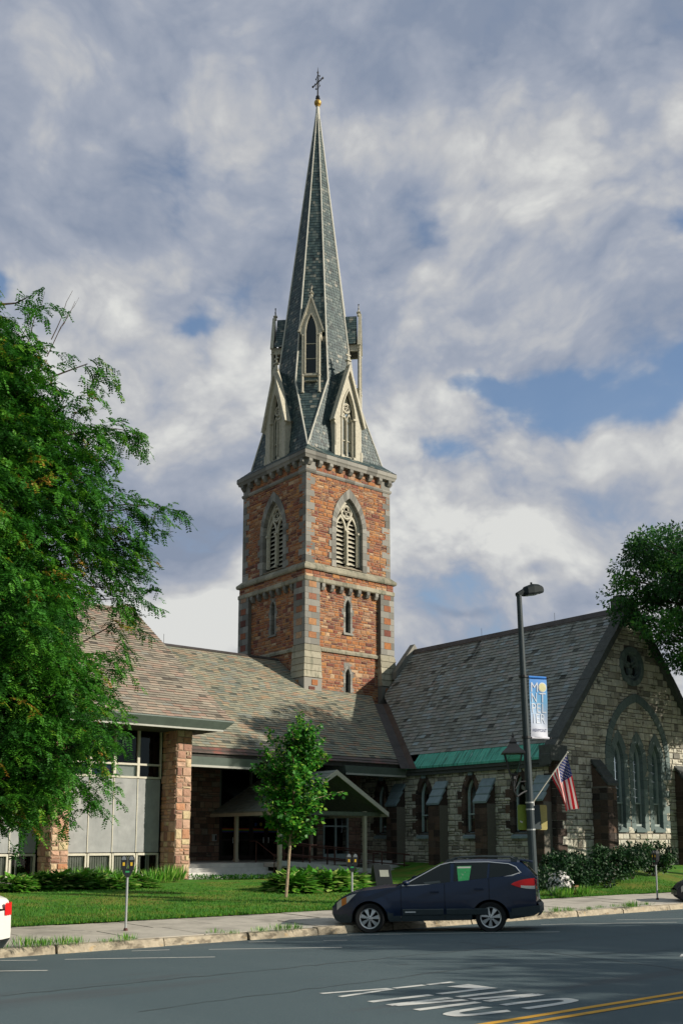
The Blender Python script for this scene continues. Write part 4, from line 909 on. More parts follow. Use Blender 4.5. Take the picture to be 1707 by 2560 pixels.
    mb = MB(); mb.prism([(22.2, 47.15, 12.02), (22.2, 47.1, 12.12), (22.2, 47.3, 12.26), (22.2, 47.5, 12.12), (22.2, 47.45, 12.02)], (11.7, 0, 0)); mb.tube([(26.6, 47.3, 12.1), (26.6, 47.3, 12.75)], .012, 4); mb.build('ridge_cap', M_flash, er)
    for (xa, xb) in ((22.25, 26.55), (31.3, 35.35)):
        mb = MB(); l = xa > 30; s0, s1 = (.22, 0) if l else (0, .22)
        mb.hexa([(xa+s0, 38.22, 5.20), (xb-s1, 38.22, 5.20), (xb-s1, 39.6, 5.20), (xa+s0, 39.6, 5.20)], [(xa, 38.08, 5.56), (xb, 38.08, 5.56), (xb, 39.6, 5.56), (xa, 39.6, 5.56)], 0)
        mb.box(xa+s0-.02, xb-s1+.02, 38.19, 38.27, 5.13, 5.22, 1)
        mb.build('eaves_fascia', [M_fascia, M_fascial], er)
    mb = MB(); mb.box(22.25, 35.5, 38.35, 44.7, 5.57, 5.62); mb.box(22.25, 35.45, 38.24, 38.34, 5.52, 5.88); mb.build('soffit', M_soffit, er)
    # recessed entrance front
    W = Fr((0, 44.7, 0), (1, 0, 0), (0, -1, 0)); mb = MB()
    masonry(mb, W, .9, 5.6, lambda z: (22.3, 33.2), [rect_hole(28.6, 32.5, .8, 5.6)], ch=(.16, .36), ww=(.25, .6), gap=.013, rough=.03)
    V = Fr((0, 42.0, 0), (1, 0, 0), (0, -1, 0)); masonry(mb, V, .9, 5.6, lambda z: (32.7, 35.6), [rect_hole(33.1, 34.75, 1.05, 3.4)], ch=(.16, .36), ww=(.25, .6), gap=.013, rough=.03)
    mb.poly([(32.7, 42, .9), (32.7, 44.7, .9), (32.7, 44.7, 5.6), (32.7, 42, 5.6)], 1)
    ew = mb.build('entrance_wall', [M_brown2, M_mortg], hall)
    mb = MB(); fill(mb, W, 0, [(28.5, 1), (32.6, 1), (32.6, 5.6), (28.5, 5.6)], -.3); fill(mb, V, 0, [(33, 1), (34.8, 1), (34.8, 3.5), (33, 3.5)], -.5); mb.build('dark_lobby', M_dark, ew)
    mb = MB()
    for u in (28.62, 30.5, 32.42): mb.fbox(W, u-.05, u+.05, 3.4, 5.55, -.15, .02)
    mb.fbox(W, 28.6, 32.5, 3.3, 3.42, -.15, .03); fill(mb, W, 0, [(28.6, 3.4), (32.5, 3.4), (32.5, 5.55), (28.6, 5.55)], -.1, 1); mb.build('transom_window', [M_fascia, M_glass], hall)
    for k in range(4):
        a = 28.68+.94*k; mb = MB()
        for u in (a, a+.82): mb.fbox(W, u, u+.1, 1.06, 3.28, -.12, -.02)
        mb.fbox(W, a+.1, a+.82, 1.06, 1.28, -.12, -.022); mb.fbox(W, a+.1, a+.82, 3.18, 3.28, -.12, -.022); mb.fbox(W, a+.1, a+.82, 2.0, 2.1, -.12, -.022)
        d = mb.build('entrance_door', M_door, hall)
        mb = MB(); fill(mb, W, 0, [(a+.08, 1.2), (a+.84, 1.2), (a+.84, 3.2), (a+.08, 3.2)], -.09); mb.build('glass', M_glass, d)
        if k > 0 or True:
            mb = MB()
            for q, c in enumerate(RAINB): mb.fbox(W, a+.1, a+.82, 2.43+.038*(5-q), 2.43+.038*(6-q), -.085, -.075, q)
            mb.build('rainbow_band', RAINB, d)
        mb = MB(); s = a+.74 if k % 2 == 0 else a+.12; mb.tube([W.p(s, 1.9, .0), W.p(s, 2.2, .0)], .02, 6); mb.fbox(W, s-.01, s+.01, 1.92, 1.95, -.03, 0); mb.fbox(W, s-.01, s+.01, 2.15, 2.18, -.03, 0); mb.build('handle', M_steel, d)
        if k == 2:
            mb = MB(); mb.poly([W.p(a+.3+.085*math.cos(t*.5236), 2.85+.1*math.sin(t*.5236), -.08) for t in range(12)]); mb.build('blue_sticker', M_stick, d)
            mb = MB(); mb.poly([W.p(a+.62+.085*math.cos(t*.5236), 2.85+.1*math.sin(t*.5236), -.08) for t in range(12)]); mb.build('yellow_sticker', M_sticky, d)
    mb = MB()
    for u in (33.1, 33.88, 34.67): mb.fbox(V, u, u+.08, 1.36, 3.4, -.1, .03)
    mb.fbox(V, 33.1, 34.75, 2.72, 2.79, -.1, .025); mb.fbox(V, 33.1, 34.75, 3.32, 3.4, -.1, .026); mb.fbox(V, 33.1, 34.75, 1.05, 1.36, -.1, .02)
    sw = mb.build('side_light_window', M_bframe, hall); mb = MB(); fill(mb, V, 0, [(33.1, 1.3), (34.75, 1.3), (34.75, 3.4), (33.1, 3.4)], -.06); mb.build('glass', M_glass, sw)
    mb = MB(); mb.fbox(W, 28.15, 28.42, 2.0, 2.34, 0, .06, 0); mb.fbox(W, 28.32, 28.40, 2.05, 2.29, .06, .065, 1); mb.build('intercom_plate', [M_steel, M_dark], hall)
    mb = MB(); F = Fr((35.58, 42.2, 0), (0, -1, 0), (-1, 0, 0)); mb.fbox(F, -.14, .14, 4.85, 5.4, .03, .2, 0); 
    for i in range(5): mb.fbox(F, -.12+.055*i, -.12+.055*i+.015, 4.87, 5.38, .2, .215, 1)
    mb.build('wall_lamp', [M_lampglass, M_iron], hall)
M_white_blind = mat('white_blind', (.72, .72, .70), .8, 3, .05); M_blue_blind = mat('blue_blind', (.03, .06, .13), .8, 3, .1)
M_brown2 = mat('dark_entrance_stone', 0, .9, 9, .25, .5, 28, ramp=[(0, (.14, .10, .08)), (.3, (.25, .15, .115)), (.6, (.31, .20, .15)), (.85, (.36, .28, .21)), (1, (.24, .22, .19))])
M_door = mat('dark_bronze_door', (.03, .022, .02), .5, 5, .2)
RAINB = [mat(n_, c, .7, 4, .05) for n_, c in (('red_stripe', (.35, .03, .03)), ('orange_stripe', (.45, .17, .02)), ('yellow_stripe', (.5, .38, .03)), ('green_stripe', (.03, .2, .06)), ('blue_stripe', (.03, .08, .3)), ('violet_stripe', (.13, .04, .2)))]
M_steel = mat('brushed_steel', (.45, .46, .46), .35, 20, .1, metal=.8)
M_stick = mat('blue_sticker_print', (.05, .13, .4), .6, 5, .1); M_sticky = mat('yellow_sticker_print', (.45, .36, .06), .6, 5, .1)
M_lampglass = mat('milky_lamp_glass', (.5, .52, .5), .3, 4, .05)
parish_hall()

# ------------------------------------------------------------------ porch, steps, ramp and rails
M_shing = mat('grey_green_shingle', (.19, .215, .185), .8, 4, .3, .3, 30, detail2=[(1.2, (.19, .185, .15), .55, .7, .5, (1, 1, 1))])
def canopy():
    t = empty('entrance_porch', (29.75, 39.3, .6), 'low gabled porch roof on cream posts in front of the hall entrance', 'porch')
    x0, x1, xr, ya, yb, ze, zr = 26.62, 32.85, 29.72, 36.75, 42.4, 3.28, 5.17
    mb = MB()
    for s, xe in ((-1, x0), (1, x1)):
        n = 12
        for k in range(n):
            f0, f1 = k/n, (k+1)/n; xa, xb = xe+(xr-xe)*f0, xe+(xr-xe)*f1; za, zb = ze+(zr-ze)*f0, ze+(zr-ze)*f1
            y = ya-.03
            while y < yb:
                e = min(y+random.uniform(.5, .9), yb)
                mb.hexa([(xa, y, za), (xa, e-.006, za), (xb, e-.006, zb), (xb, y, zb)], [(xa, y, za+.045), (xa, e-.006, za+.045), (xb, e-.006, zb+.022), (xb, y, zb+.022)], 0); y = e
    mb.build('roof', M_shing, t)
    mb = MB()
    for s, xe in ((-1, x0), (1, x1)):
        mb.hexa([(xe, ya+.02, ze-.03), (xr, ya+.02, zr-.03), (xr, yb, zr-.03), (xe, yb, ze-.03)], [(xe, ya+.02, ze-.003), (xr, ya+.02, zr-.003), (xr, yb, zr-.003), (xe, yb, ze-.003)], 0)
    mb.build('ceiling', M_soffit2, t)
    for s, xe in ((-1, x0), (1, x1)):
        mb = MB(); mb.prism([(xe, ya-.05, ze-.16), (xr-s*.002, ya-.05, zr-.20), (xr-s*.002, ya-.05, zr+.03), (xe, ya-.05, ze+.05)], (0, .06, 0)); mb.build('rake_board', M_fascial2, t)
        mb = MB(); mb.box(*sorted((xe-.02, xe+.05)), ya+.02, yb, ze-.16, ze-.01); mb.build('eaves_board', M_post, t)
    for x, y, zb in ((26.98, 37.3, gz(27, 37.3)-.02), (31.86, 37.3, gz(31.9, 37.3)-.05), (26.98, 40.72, 1.04), (31.86, 41.4, 1.04)):
        mb = MB(); mb.box(x-.075, x+.075, y-.075, y+.075, zb+.15, ze+.1); mb.box(x-.10, x+.10, y-.10, y+.10, zb, zb+.15); mb.build('post', M_post, t)
    mb = MB(); mb.box(x0+.1, x1-.1, 37.22, 37.38, ze-.12, ze+.06); mb.box(x0+.1, x1-.1, 41.1, 41.26, ze-.12, ze+.06); mb.build('beam', M_soffit2, t)
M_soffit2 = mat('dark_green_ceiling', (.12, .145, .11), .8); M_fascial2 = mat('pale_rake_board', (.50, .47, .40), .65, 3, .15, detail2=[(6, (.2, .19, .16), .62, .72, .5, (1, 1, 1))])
canopy()
def steps():
    t = empty('entrance_steps', (24.6, 38, .4), 'pale concrete steps rising to the hall entrance beside the stone pier', 'steps')
    for k in range(4):
        mb = MB(); y = 37.45+.36*k; mb.box(22.3, 27.0-.0, y, y+.38 if k < 3 else y+.4, .2, .55+.165*k-.005); mb.build('step', M_stepc, t)
    mb = MB(); mb.box(22.3, 35.6, 38.88, 44.75, .9, 1.05); mb.build('landing', M_stepc, t); mb = MB(); mb.box(22.3, 35.6, 38.95, 39.1, .1, .895); mb.build('shade_back_wall', M_stone_dark, t)  # dark wall stands in for the shade below ramp and landing
steps()
def ramp():
    t = empty('access_ramp', (30.5, 38.5, .4), 'pale concrete wheelchair ramp sloping down from the entrance landing', 'ramp')
    mb = MB(); mb.hexa([(27.02, 37.45, .88), (34.6, 37.45, .25), (34.6, 38.86, .25), (27.02, 38.86, .88)], [(27.02, 37.45, 1.05), (34.6, 37.45, .42), (34.6, 38.86, .42), (27.02, 38.86, 1.05)]); mb.build('ramp_slab', M_stepc, t)
    mb = MB(); mb.hexa([(27.02, 37.36, .95), (34.6, 37.36, .32), (34.6, 37.447, .32), (27.02, 37.447, .95)], [(27.02, 37.36, 1.17), (34.6, 37.36, .54), (34.6, 37.447, .54), (27.02, 37.447, 1.17)]); mb.build('edge_kerb', M_stepc, t)
    zr = lambda x: 1.05-.63*(min(max(x, 27.0), 34.6)-27.02)/7.58
    for y, nm, lab in ((37.41, 'ramp_railing', 'rust brown steel railing along the street edge of the ramp'), (38.83, 'ramp_railing', 'rust brown steel railing along the building edge of the ramp')):
        r = empty(nm, (30.5, y, .6), lab, 'railing', 'railings of the ramp')
        xs = [27.3+1.43*k for k in range(6)] if y < 38 else [28.0+1.43*k for k in range(5)]
        for x in xs: mb = MB(); mb.tube([(x, y, zr(x)-.02), (x, y, zr(x)+.93)], .036, 6); mb.build('post', M_rail, r)
        for h in (.93, .42): mb = MB(); mb.tube([(xs[0]-.25, y, zr(xs[0]-.25)+h), (xs[-1]+.35, y, zr(xs[-1]+.35)+h)], .034, 6); mb.build('rail', M_rail, r)
    r = empty('stair_handrail', (26.8, 38, .5), 'rust brown handrail at the right side of the entrance steps', 'railing')
    for (x, y, z) in ((26.85, 37.5, .42), (26.85, 38.9, 1.05)): mb = MB(); mb.tube([(x, y, z), (x, y, z+.95)], .024, 6); mb.build('post', M_rail, r)
    mb = MB(); mb.tube([(26.85, 37.3, 1.3), (26.85, 37.5, 1.37), (26.85, 38.9, 2.0), (26.85, 39.4, 2.0)], .024, 6); mb.build('rail', M_rail, r)
    s = empty('side_steps', (34.9, 40, .5), 'shaded concrete steps between the ramp and the nave wall', 'steps')
    for k in range(4): mb = MB(); mb.box(33.4+.0, 35.5, 37.0-.0+.36*k, 37.0+.36*(k+1)+.02 if k < 3 else 38.9, .3, .55+.125*k); mb.build('step', M_stepc, s)
ramp()

# ------------------------------------------------------------------ street furniture
M_pole = mat('dark_blue_green_paint', (.028, .042, .048), .6, 10, .15, spec=.3)
M_galv = mat('galvanised_steel', (.38, .40, .40), .45, 25, .15, metal=.5)
M_meter = mat('black_meter_housing', (.018, .02, .022), .4, 8, .1, spec=.5)
M_dome = mat('clear_meter_dome', (.30, .34, .36), .12, 5, .1, metal=.6)
M_lab_y = mat('yellow_label', (.65, .42, .03), .6, 4, .05); M_lab_g = mat('green_label', (.03, .28, .10), .6, 4, .05)
def meter(label, n=.0):
    t = local_root('parking_meter', label, 'parking meter', 'twin parking meters along the kerb')
    mb = MB(); mb.tube([(0, 0, 0), (0, 0, 1.12)], .032, 10); mb.build('post', M_galv, t)
    mb = MB(); mb.lathe([(.06, 0), (.055, .05), (.036, .07)], (0, 0, 0), 10); mb.build('base_collar', M_rail, t)
    y = MB(); y.prism([(-.05, -.05, 1.10), (.05, -.05, 1.10), (.13, -.05, 1.2), (.13, -.05, 1.27), (-.13, -.05, 1.27), (-.13, -.05, 1.2)], (0, .1, 0)); yo = y.build('yoke', M_meter, t)
    g = MB(); g.poly([(-.05, -.054, 1.19), (.05, -.054, 1.19), (.055, -.054, 1.225), (-.055, -.054, 1.225)]); g.build('green_label', M_lab_g, yo)
    for s in (-1, 1):
        h = MB(); h.hexa([(s*.1-.065, -.06, 1.24), (s*.1+.065, -.06, 1.24), (s*.1+.065, .06, 1.24), (s*.1-.065, .06, 1.24)], [(s*.1-.082, -.068, 1.44), (s*.1+.082, -.068, 1.44), (s*.1+.082, .068, 1.44), (s*.1-.082, .068, 1.44)])
        for i in range(8):
            a0, a1 = math.pi*i/8, math.pi*(i+1)/8
            h.hexa([(s*.1+.082*math.cos(a0), -.066, 1.44+.1*math.sin(a0)), (s*.1+.082*math.cos(a1), -.066, 1.44+.1*math.sin(a1)), (s*.1, -.066, 1.44)], [(s*.1+.082*math.cos(a0), .066, 1.44+.1*math.sin(a0)), (s*.1+.082*math.cos(a1), .066, 1.44+.1*math.sin(a1)), (s*.1, .066, 1.44)])
        ho = h.build('meter_head', M_meter, t)
        d = MB(); d.poly([(s*.1+.06*math.cos(math.pi*i/8), -.069, 1.45+.075*math.sin(math.pi*i/8)) for i in range(9)]); d.poly([(s*.1+.06*math.cos(math.pi*i/8), .069, 1.45+.075*math.sin(math.pi*i/8)) for i in range(9)]); d.build('window', M_dome, ho)
        l = MB(); l.poly([(s*.1-.028, -.0705, 1.33), (s*.1+.028, -.0705, 1.33), (s*.1+.028, -.0705, 1.40), (s*.1-.028, -.0705, 1.40)]); l.build('yellow_label', M_lab_y, ho)
    return t
m0 = meter('twin-headed parking meter on a steel post, standing alone in front of the grey panelled hall'); 
spots = [(10.44, 19.8, 'twin-headed parking meter on a steel post, standing alone in front of the grey panelled hall', 30),
         (16.46, 19.75, 'twin-headed parking meter whose foot is hidden behind the bonnet of the navy wagon', 35),
         (28.85, 19.6, 'twin-headed parking meter seen edge on in front of the dark shrubs at the right', 115)]
protos = [m0]+[copy_tree(m0) for _ in spots[1:]]
for o, (x, y, l, a) in zip(protos, spots): o.location = (x, y, .165); o.scale = (.78, .85, 1); o.rotation_euler = (0, 0, -R(a)*1.0); o['label'] = l

def rot_box(mb, c, ux, sx, sy, z0, z1, mi=0):
    ux = Vector(ux).normalized(); uy = Vector((-ux.y, ux.x, 0)); c = Vector(c)
    b = [c+ux*a*sx+uy*b_*sy for a, b_ in ((-1, -1), (1, -1), (1, 1), (-1, 1))]
    mb.hexa([p+Vector((0, 0, z0)) for p in b], [p+Vector((0, 0, z1)) for p in b], mi)
LX, LY = 22.72, 19.4                                     # lamp post foot
CR = Vector((.774, -.633, 0))                            # roughly across the view
def street_lamp():
    t = empty('street_lamp', (LX, LY, .17), 'tall dark street lamp post with a flat cobra head, carrying a banner and a flag', 'street lamp')
    top = Vector((LX-.28, LY-.02, 9.02)); foot = Vector((LX+.04, LY, .17))
    at = lambda z: foot.lerp(top, (z-.17)/(top.z-.17))
    mb = MB(); mb.tube([foot, at(3.0), at(6), top], [.125, .11, .095, .075], 14); mb.build('pole', M_pole, t)
    mb = MB(); mb.lathe([(.2, 0), (.19, .12), (.14, .3), (.13, .5)], foot, 14); mb.build('base', M_pole, t)
    mb = MB(); mb.tube([at(2.86), at(2.9)], .122, 14); mb.tube([at(3.05), at(3.09)], .121, 14); mb.tube([at(2.3), at(2.34)], .124, 14); mb.build('clamp_band', M_galv, t)
    d = Vector((.93, -.2, .0)).normalized(); s = Vector((-d.y, d.x, 0)); q = top
    mb = MB(); mb.tube([q+Vector((0, 0, -.02))-d*.06, q+Vector((0, 0, .11))+d*.16], .085, 8)
    P = lambda a, b, z: q+d*a+s*b+Vector((0, 0, z))
    prof = [(.12, .08, .02, .16), (.22, .17, .0, .27), (.42, .2, .03, .36), (.65, .18, .09, .375), (.8, .12, .13, .345), (.86, .06, .17, .29)]
    rings = [[P(a, -w, lo+.05), P(a, -w*.75, lo), P(a, w*.75, lo), P(a, w, lo+.05), P(a, w*.9, lo+(hi-lo)*.75), P(a, w*.4, hi), P(a, -w*.4, hi), P(a, -w*.9, lo+(hi-lo)*.75)] for a, w, lo, hi in prof]
    for i in range(len(rings)-1):
        for k in range(8): mb.poly([rings[i][k], rings[i][(k+1) % 8], rings[i+1][(k+1) % 8], rings[i+1][k]])
    mb.poly(rings[0]); mb.poly(rings[-1][::-1]); mb.tube([P(.45, 0, .35), P(.45, 0, .42)], .03, 8)
    h = mb.build('lamp_head', M_lamphead, t)
    mb = MB(); mb.hexa([P(.26, -.11, -.0), P(.62, -.11, .065), P(.62, .11, .065), P(.26, .11, -.0)], [P(.26, -.12, .05), P(.62, -.12, .1), P(.62, .12, .1), P(.26, .12, .05)]); mb.build('lens', M_lens, h)
    return at
M_lamphead = mat('black_lamp_head', (.012, .018, .02), .75, 10, .1, spec=.2)
M_lens = mat('lamp_lens', (.32, .36, .34), .25, 5, .1)
pole_at = street_lamp()

def text_polys(s, size=1.0):
    cu = bpy.data.curves.new('t', 'FONT'); cu.body = s; cu.size = size; cu.resolution_u = 4
    o = bpy.data.objects.new('t', cu); COL.objects.link(o); dg = bpy.context.evaluated_depsgraph_get(); me = o.evaluated_get(dg).to_mesh()
    V = [v.co.copy() for v in me.vertices]; P = [list(p.vertices) for p in me.polygons]; o.evaluated_get(dg).to_mesh_clear()
    bpy.data.objects.remove(o); bpy.data.curves.remove(cu)
    return V, P
def put_text(mb, s, pt, x, y, w, h, d, mi=0):
    """fit the letters into the box x..x+w, y..y+h of a surface pt(u, v, d)"""
    V, P = text_polys(s)
    xs = [v.x for v in V]; ys = [v.y for v in V]; a, b, c, e = min(xs), max(xs), min(ys), max(ys)
    for p in P: mb.poly([pt(x+w*(V[i].x-a)/(b-a), y+h*(V[i].y-c)/(e-c), d) for i in p], mi)
def banner():
    t = empty('street_banner', (LX+.4, LY, 4.9), 'blue to white city banner hung on brackets from the lamp post', 'banner')
    u = Vector((.95, -.32, 0)).normalized(); n = Vector((-.32, -.95, 0)).normalized(); base = pole_at(5.7)+u*.17
    W, Z0, Z1 = .57, 4.92, 6.62
    def pt(a, z, d=0):
        f = (z-Z0)/(Z1-Z0); bow = .05*math.sin(f*math.pi)*(a/W)+.035*math.sin(a*7+f*5)*(1-f)
        return base+u*(a-.05*math.sin(f*3.1)*(a/W)*.6)+n*(d+bow)+Vector((0, 0, z-base.z))+Vector((0, 0, -.0))
    m = MB()
    for i in range(8):
        for j in range(26):
            a0, a1, z0, z1 = W*i/8, W*(i+1)/8, Z0+(Z1-Z0)*j/26, Z0+(Z1-Z0)*(j+1)/26
            m.poly([pt(a0, z0), pt(a1, z0), pt(a1, z1), pt(a0, z1)])
    cl = m.build('banner_cloth', M_banner, t, smooth=True)
    m = MB(); g = lambda x, y, d: pt(x, Z1-y, d)
    H = .272
    def tx(s, x, row, w): put_text(m, s, lambda a, b, d: pt(a, b, d), x*.92, Z1-.13-row*(H+.03)-H, w*.92, H, .012, 0)
    tx('M', .055, 0, .235)
    c = (W*.735, Z1-.13-H/2); m.poly([pt(c[0]+.135*math.cos(k*.2618), c[1]+.145*math.sin(k*.2618), .010) for k in range(24)], 0)
    d_ = MB(); d_.poly([pt(c[0]+.112*math.cos(k*.2618), c[1]+.122*math.sin(k*.2618), .014) for k in range(24)]); d_.build('sun_disc_print', M_bsun, cl)
    tx('N', .06, 1, .19); tx('T', .34, 1, .22)
    tx('P', .06, 2, .15); tx('E', .25, 2, .13); tx('L', .43, 2, .14)
    tx('I', .09, 3, .028); tx('E', .2, 3, .13); tx('R', .38, 3, .16)
    m.build('lettering', M_bw, cl); m = MB()
    put_text(m, 'VERMONT', lambda a, b, d: pt(a, b, d), .045, Z0+.15, .49, .085, .012, 0)
    m.build('small_lettering', M_bnavy, cl)
    for z in (Z1+.02, Z0-.02):
        m = MB(); p = pole_at(z); m.tube([p, p+u*(.17+W+.04)], .02, 8); m.ball(p+u*(.17+W+.05), .035, 8, 5); m.tube([p-Vector((0, 0, .03)), p+Vector((0, 0, .03))], .13, 12); m.build('bracket', M_iron, t)
        m = MB(); m.tube([p+u*.17, p+u*(.17+W)], .035, 8); m.build('sleeve', M_sleeve_b if z > 6 else M_sleeve_w, t)
M_banner = bpy.data.materials.new('banner_print'); M_banner.use_nodes = True
def _banner():
    nt = M_banner.node_tree; N, L = nt.nodes, nt.links; p = N['Principled BSDF']; p.inputs['Roughness'].default_value = .6
    tc = N.new('ShaderNodeTexCoord'); sp = N.new('ShaderNodeSeparateXYZ'); L.new(tc.outputs['Generated'], sp.inputs[0])
    cr = N.new('ShaderNodeValToRGB'); L.new(sp.outputs['Z'], cr.inputs[0]); e = cr.color_ramp.elements
    e[0].position = .08; e[0].color = (.50, .52, .60, 1); e[1].position = .97; e[1].color = (.035, .21, .58, 1)
    q = e.new(.32); q.color = (.36, .45, .60, 1); q = e.new(.62); q.color = (.12, .36, .62, 1)
    L.new(cr.outputs[0], p.inputs['Base Color'])
_banner()
M_bw = mat('banner_pale_print', (.55, .60, .68), .6, 4, .05); M_bsun = mat('banner_sun_print', (.56, .53, .30), .6, 4, .05); M_bnavy = mat('banner_navy_print', (.03, .05, .14), .6, 4, .05)
M_sleeve_b = mat('blue_banner_sleeve', (.03, .18, .55), .6, 4, .05); M_sleeve_w = mat('white_banner_sleeve', (.58, .58, .64), .6, 4, .05)
banner()
M_fred = mat('flag_red', (.48, .02, .03), .75, 30, .12, trans=.25); M_fwhite = mat('flag_white', (.68, .64, .60), .75, 30, .08, trans=.25); M_fblue = mat('flag_blue', (.02, .035, .16), .75, 30, .12, trans=.2)
def flag():
    t = empty('national_flag', tuple(pole_at(3.1)), 'red, white and blue striped flag drooping from a slanted staff on the lamp post', 'flag')
    ux = Vector((.80, -.60, 0)); p0 = pole_at(3.08)+ux*.1
    tip = p0+ux*1.02+Vector((0, 0, 1.40))
    mb = MB(); mb.tube([p0, tip], .016, 8); mb.ball(tip, .03, 8, 6); mb.build('staff', M_alu, t)
    mb = MB(); mb.prism([p0+Vector((-.04, 0, -.1)), p0+Vector((.04, 0, -.1)), p0+Vector((.05, 0, .05)), p0+Vector((-.03, 0, .05))], (0, .06, 0)); mb.build('staff_bracket', M_galv, t)
    n = Vector((.6, .8, 0)); NS, NT = 65, 60
    hs = tip.lerp(p0, .02); he = tip.lerp(p0, .47)
    def P(s, tt):
        h = hs.lerp(he, s)
        # the fly falls under its own weight and gathers towards the canton side
        fall = 1.55*tt*(1-.36*s)
        drift = ux*(.20*tt+.10*s*smooth(0, .8, tt))
        fold = .13*math.sin(s*6.5-1.3*tt+.4)*smooth(0, .35, tt)+.05*math.sin(s*15+tt*4)*tt
        return h+Vector((0, 0, -fall))+drift+n*fold+ux*.06*math.sin(s*6.5+1.1)*smooth(0, .4, tt)
    def cloth(off=0):
        pass
    mb = MB()
    for i in range(NS):
        st = int(i/5)
        for j in range(NT):
            s0, s1, t0, t1 = i/NS, (i+1)/NS, j/NT, (j+1)/NT
            mi = 2 if (st < 7 and t0 < .40) else (0 if st % 2 == 0 else 1)
            mb.poly([P(s0, t0), P(s1, t0), P(s1, t1), P(s0, t1)], mi)
    cl = mb.build('flag_cloth', [M_fred, M_fwhite, M_fblue], t, smooth=True)
    mb = MB()
    for r in range(9):
        for c in range(6 if r % 2 == 0 else 5):
            s = (7/13)*(r+1)/10; tt = .40*((c*2+1 if r % 2 == 0 else c*2+2))/12
            o = P(s, tt); a = (P(s+.01, tt)-o).normalized(); b = (P(s, tt+.01)-o).normalized(); nn = a.cross(b).normalized()
            for sg in (-1, 1):
                pts = []
                for k in range(10):
                    q = .026 if k % 2 == 0 else .011; an = math.pi*2*k/10; pts.append(o+a*q*math.cos(an)+b*q*math.sin(an)+nn*sg*.005)
                mb.poly(pts)
    mb.build('stars', M_fwhite, cl)
flag()
def sign_plates():
    u = Vector((.93, -.37, 0)); n = Vector((-.37, -.93, 0))
    for off, w, m, lab in ((-.33, .27, M_sgreen, 'greenish sign plate seen at a slant on the left of the lamp post'), (.13, .46, M_styel, 'yellowish back of a sign plate on the right of the lamp post')):
        b = pole_at(2.66)+u*off-n*.13
        t = empty('sign_plate', tuple(b+Vector((0, 0, -.35))), lab, 'sign', 'sign plates on the lamp post')
        mb = MB(); r = .05; pts = []
        for (cx, cz, a0) in ((w-r, .35-r, 0), (r, .35-r, 90), (r, -.35+r, 180), (w-r, -.35+r, 270)):
            for k in range(5): a = R(a0+22.5*k); pts.append(b+u*(cx+r*math.cos(a))+Vector((0, 0, cz+r*math.sin(a))))
        mb.prism(pts, n*.008, 0); p = mb.build('plate', m, t)
        if off < 0: mb = MB(); mb.poly([b+n*.012+u*.06+Vector((0, 0, -.13)), b+n*.012+u*.14+Vector((0, 0, -.16)), b+n*.012+u*.15+Vector((0, 0, -.12)), b+n*.012+u*.07+Vector((0, 0, -.09))]); mb.build('sticker', M_fwhite, p)
        else:
            mb = MB(); mb.prism([b+n*.01+Vector((0, 0, -.33)), b+n*.01+u*.26+Vector((0, 0, -.33)), b+n*.01+u*.22+Vector((0, 0, .35)), b+n*.01+Vector((0, 0, .35))], n*.03); mb.build('dark_backing', M_pole, p)
M_sgreen = mat('olive_sign_back', (.16, .22, .03), .5, 6, .15); M_styel = mat('tan_sign_back', (.34, .29, .10), .5, 6, .12)
sign_plates()
def lantern():
    c = Vector((21.98, 19.36, 3.78))
    t = empty('lantern', tuple(c), 'black four-sided lantern on a scrolled bracket beside the street lamp post', 'lantern')
    mb = MB(); mb.lathe([(.03, -.12), (.07, -.08), (.06, 0), (.12, .05)], c, 8); mb.lathe([(.46, .62), (.44, .66), (.26, .78), (.17, .88), (.13, .9), (.15, .95), (.09, 1.02), (.04, 1.08), (.05, 1.12), (.01, 1.22)], c, 4, sx=1, sy=1)
    hd = mb.build('lantern_hood', M_iron, t)
    mb = MB()
    for k in range(4):
        a = math.pi/2*k; e = lambda r, z: c+Vector((r*math.cos(a), r*math.sin(a), z)); mb.tube([e(.14, .04), e(.34, .62)], .018, 4)
    mb.lathe([(.15, .03), (.16, .06), (.14, .07)], c, 4); mb.build('lantern_frame', M_iron, t)
    mb = MB()
    for k in range(4):
        a, b = math.pi/2*k, math.pi/2*(k+1); e = lambda q, r, z: c+Vector((r*math.cos(q), r*math.sin(q), z)); mb.poly([e(a, .13, .06), e(b, .13, .06), e(b, .33, .61), e(a, .33, .61)])
    mb.build('glass', M_lglass, t)
    mb = MB(); p = pole_at(3.72); mb.tube([c+Vector((0, 0, -.1)), c+Vector((.0, 0, -.42)), c+Vector((.12, 0, -.56)), c.lerp(p, .55)+Vector((0, 0, -.42)), p+Vector((0, 0, -.3))], .024, 6)
    mb.tube([c+Vector((-.16, 0, .04)), c+Vector((-.02, .0, -.30))], .012, 5); mb.tube([c+Vector((.16, 0, .04)), c+Vector((.02, .0, -.30))], .012, 5)
    mb.tube([c+Vector((.06, 0, -.35)), c.lerp(p, .4)+Vector((0, 0, -.12)), p+Vector((0, 0, -.05))], .014, 5); mb.build('bracket', M_iron, t)
M_lglass = glass_mat('lantern_glass', (.75, .8, .7), .05)
lantern()
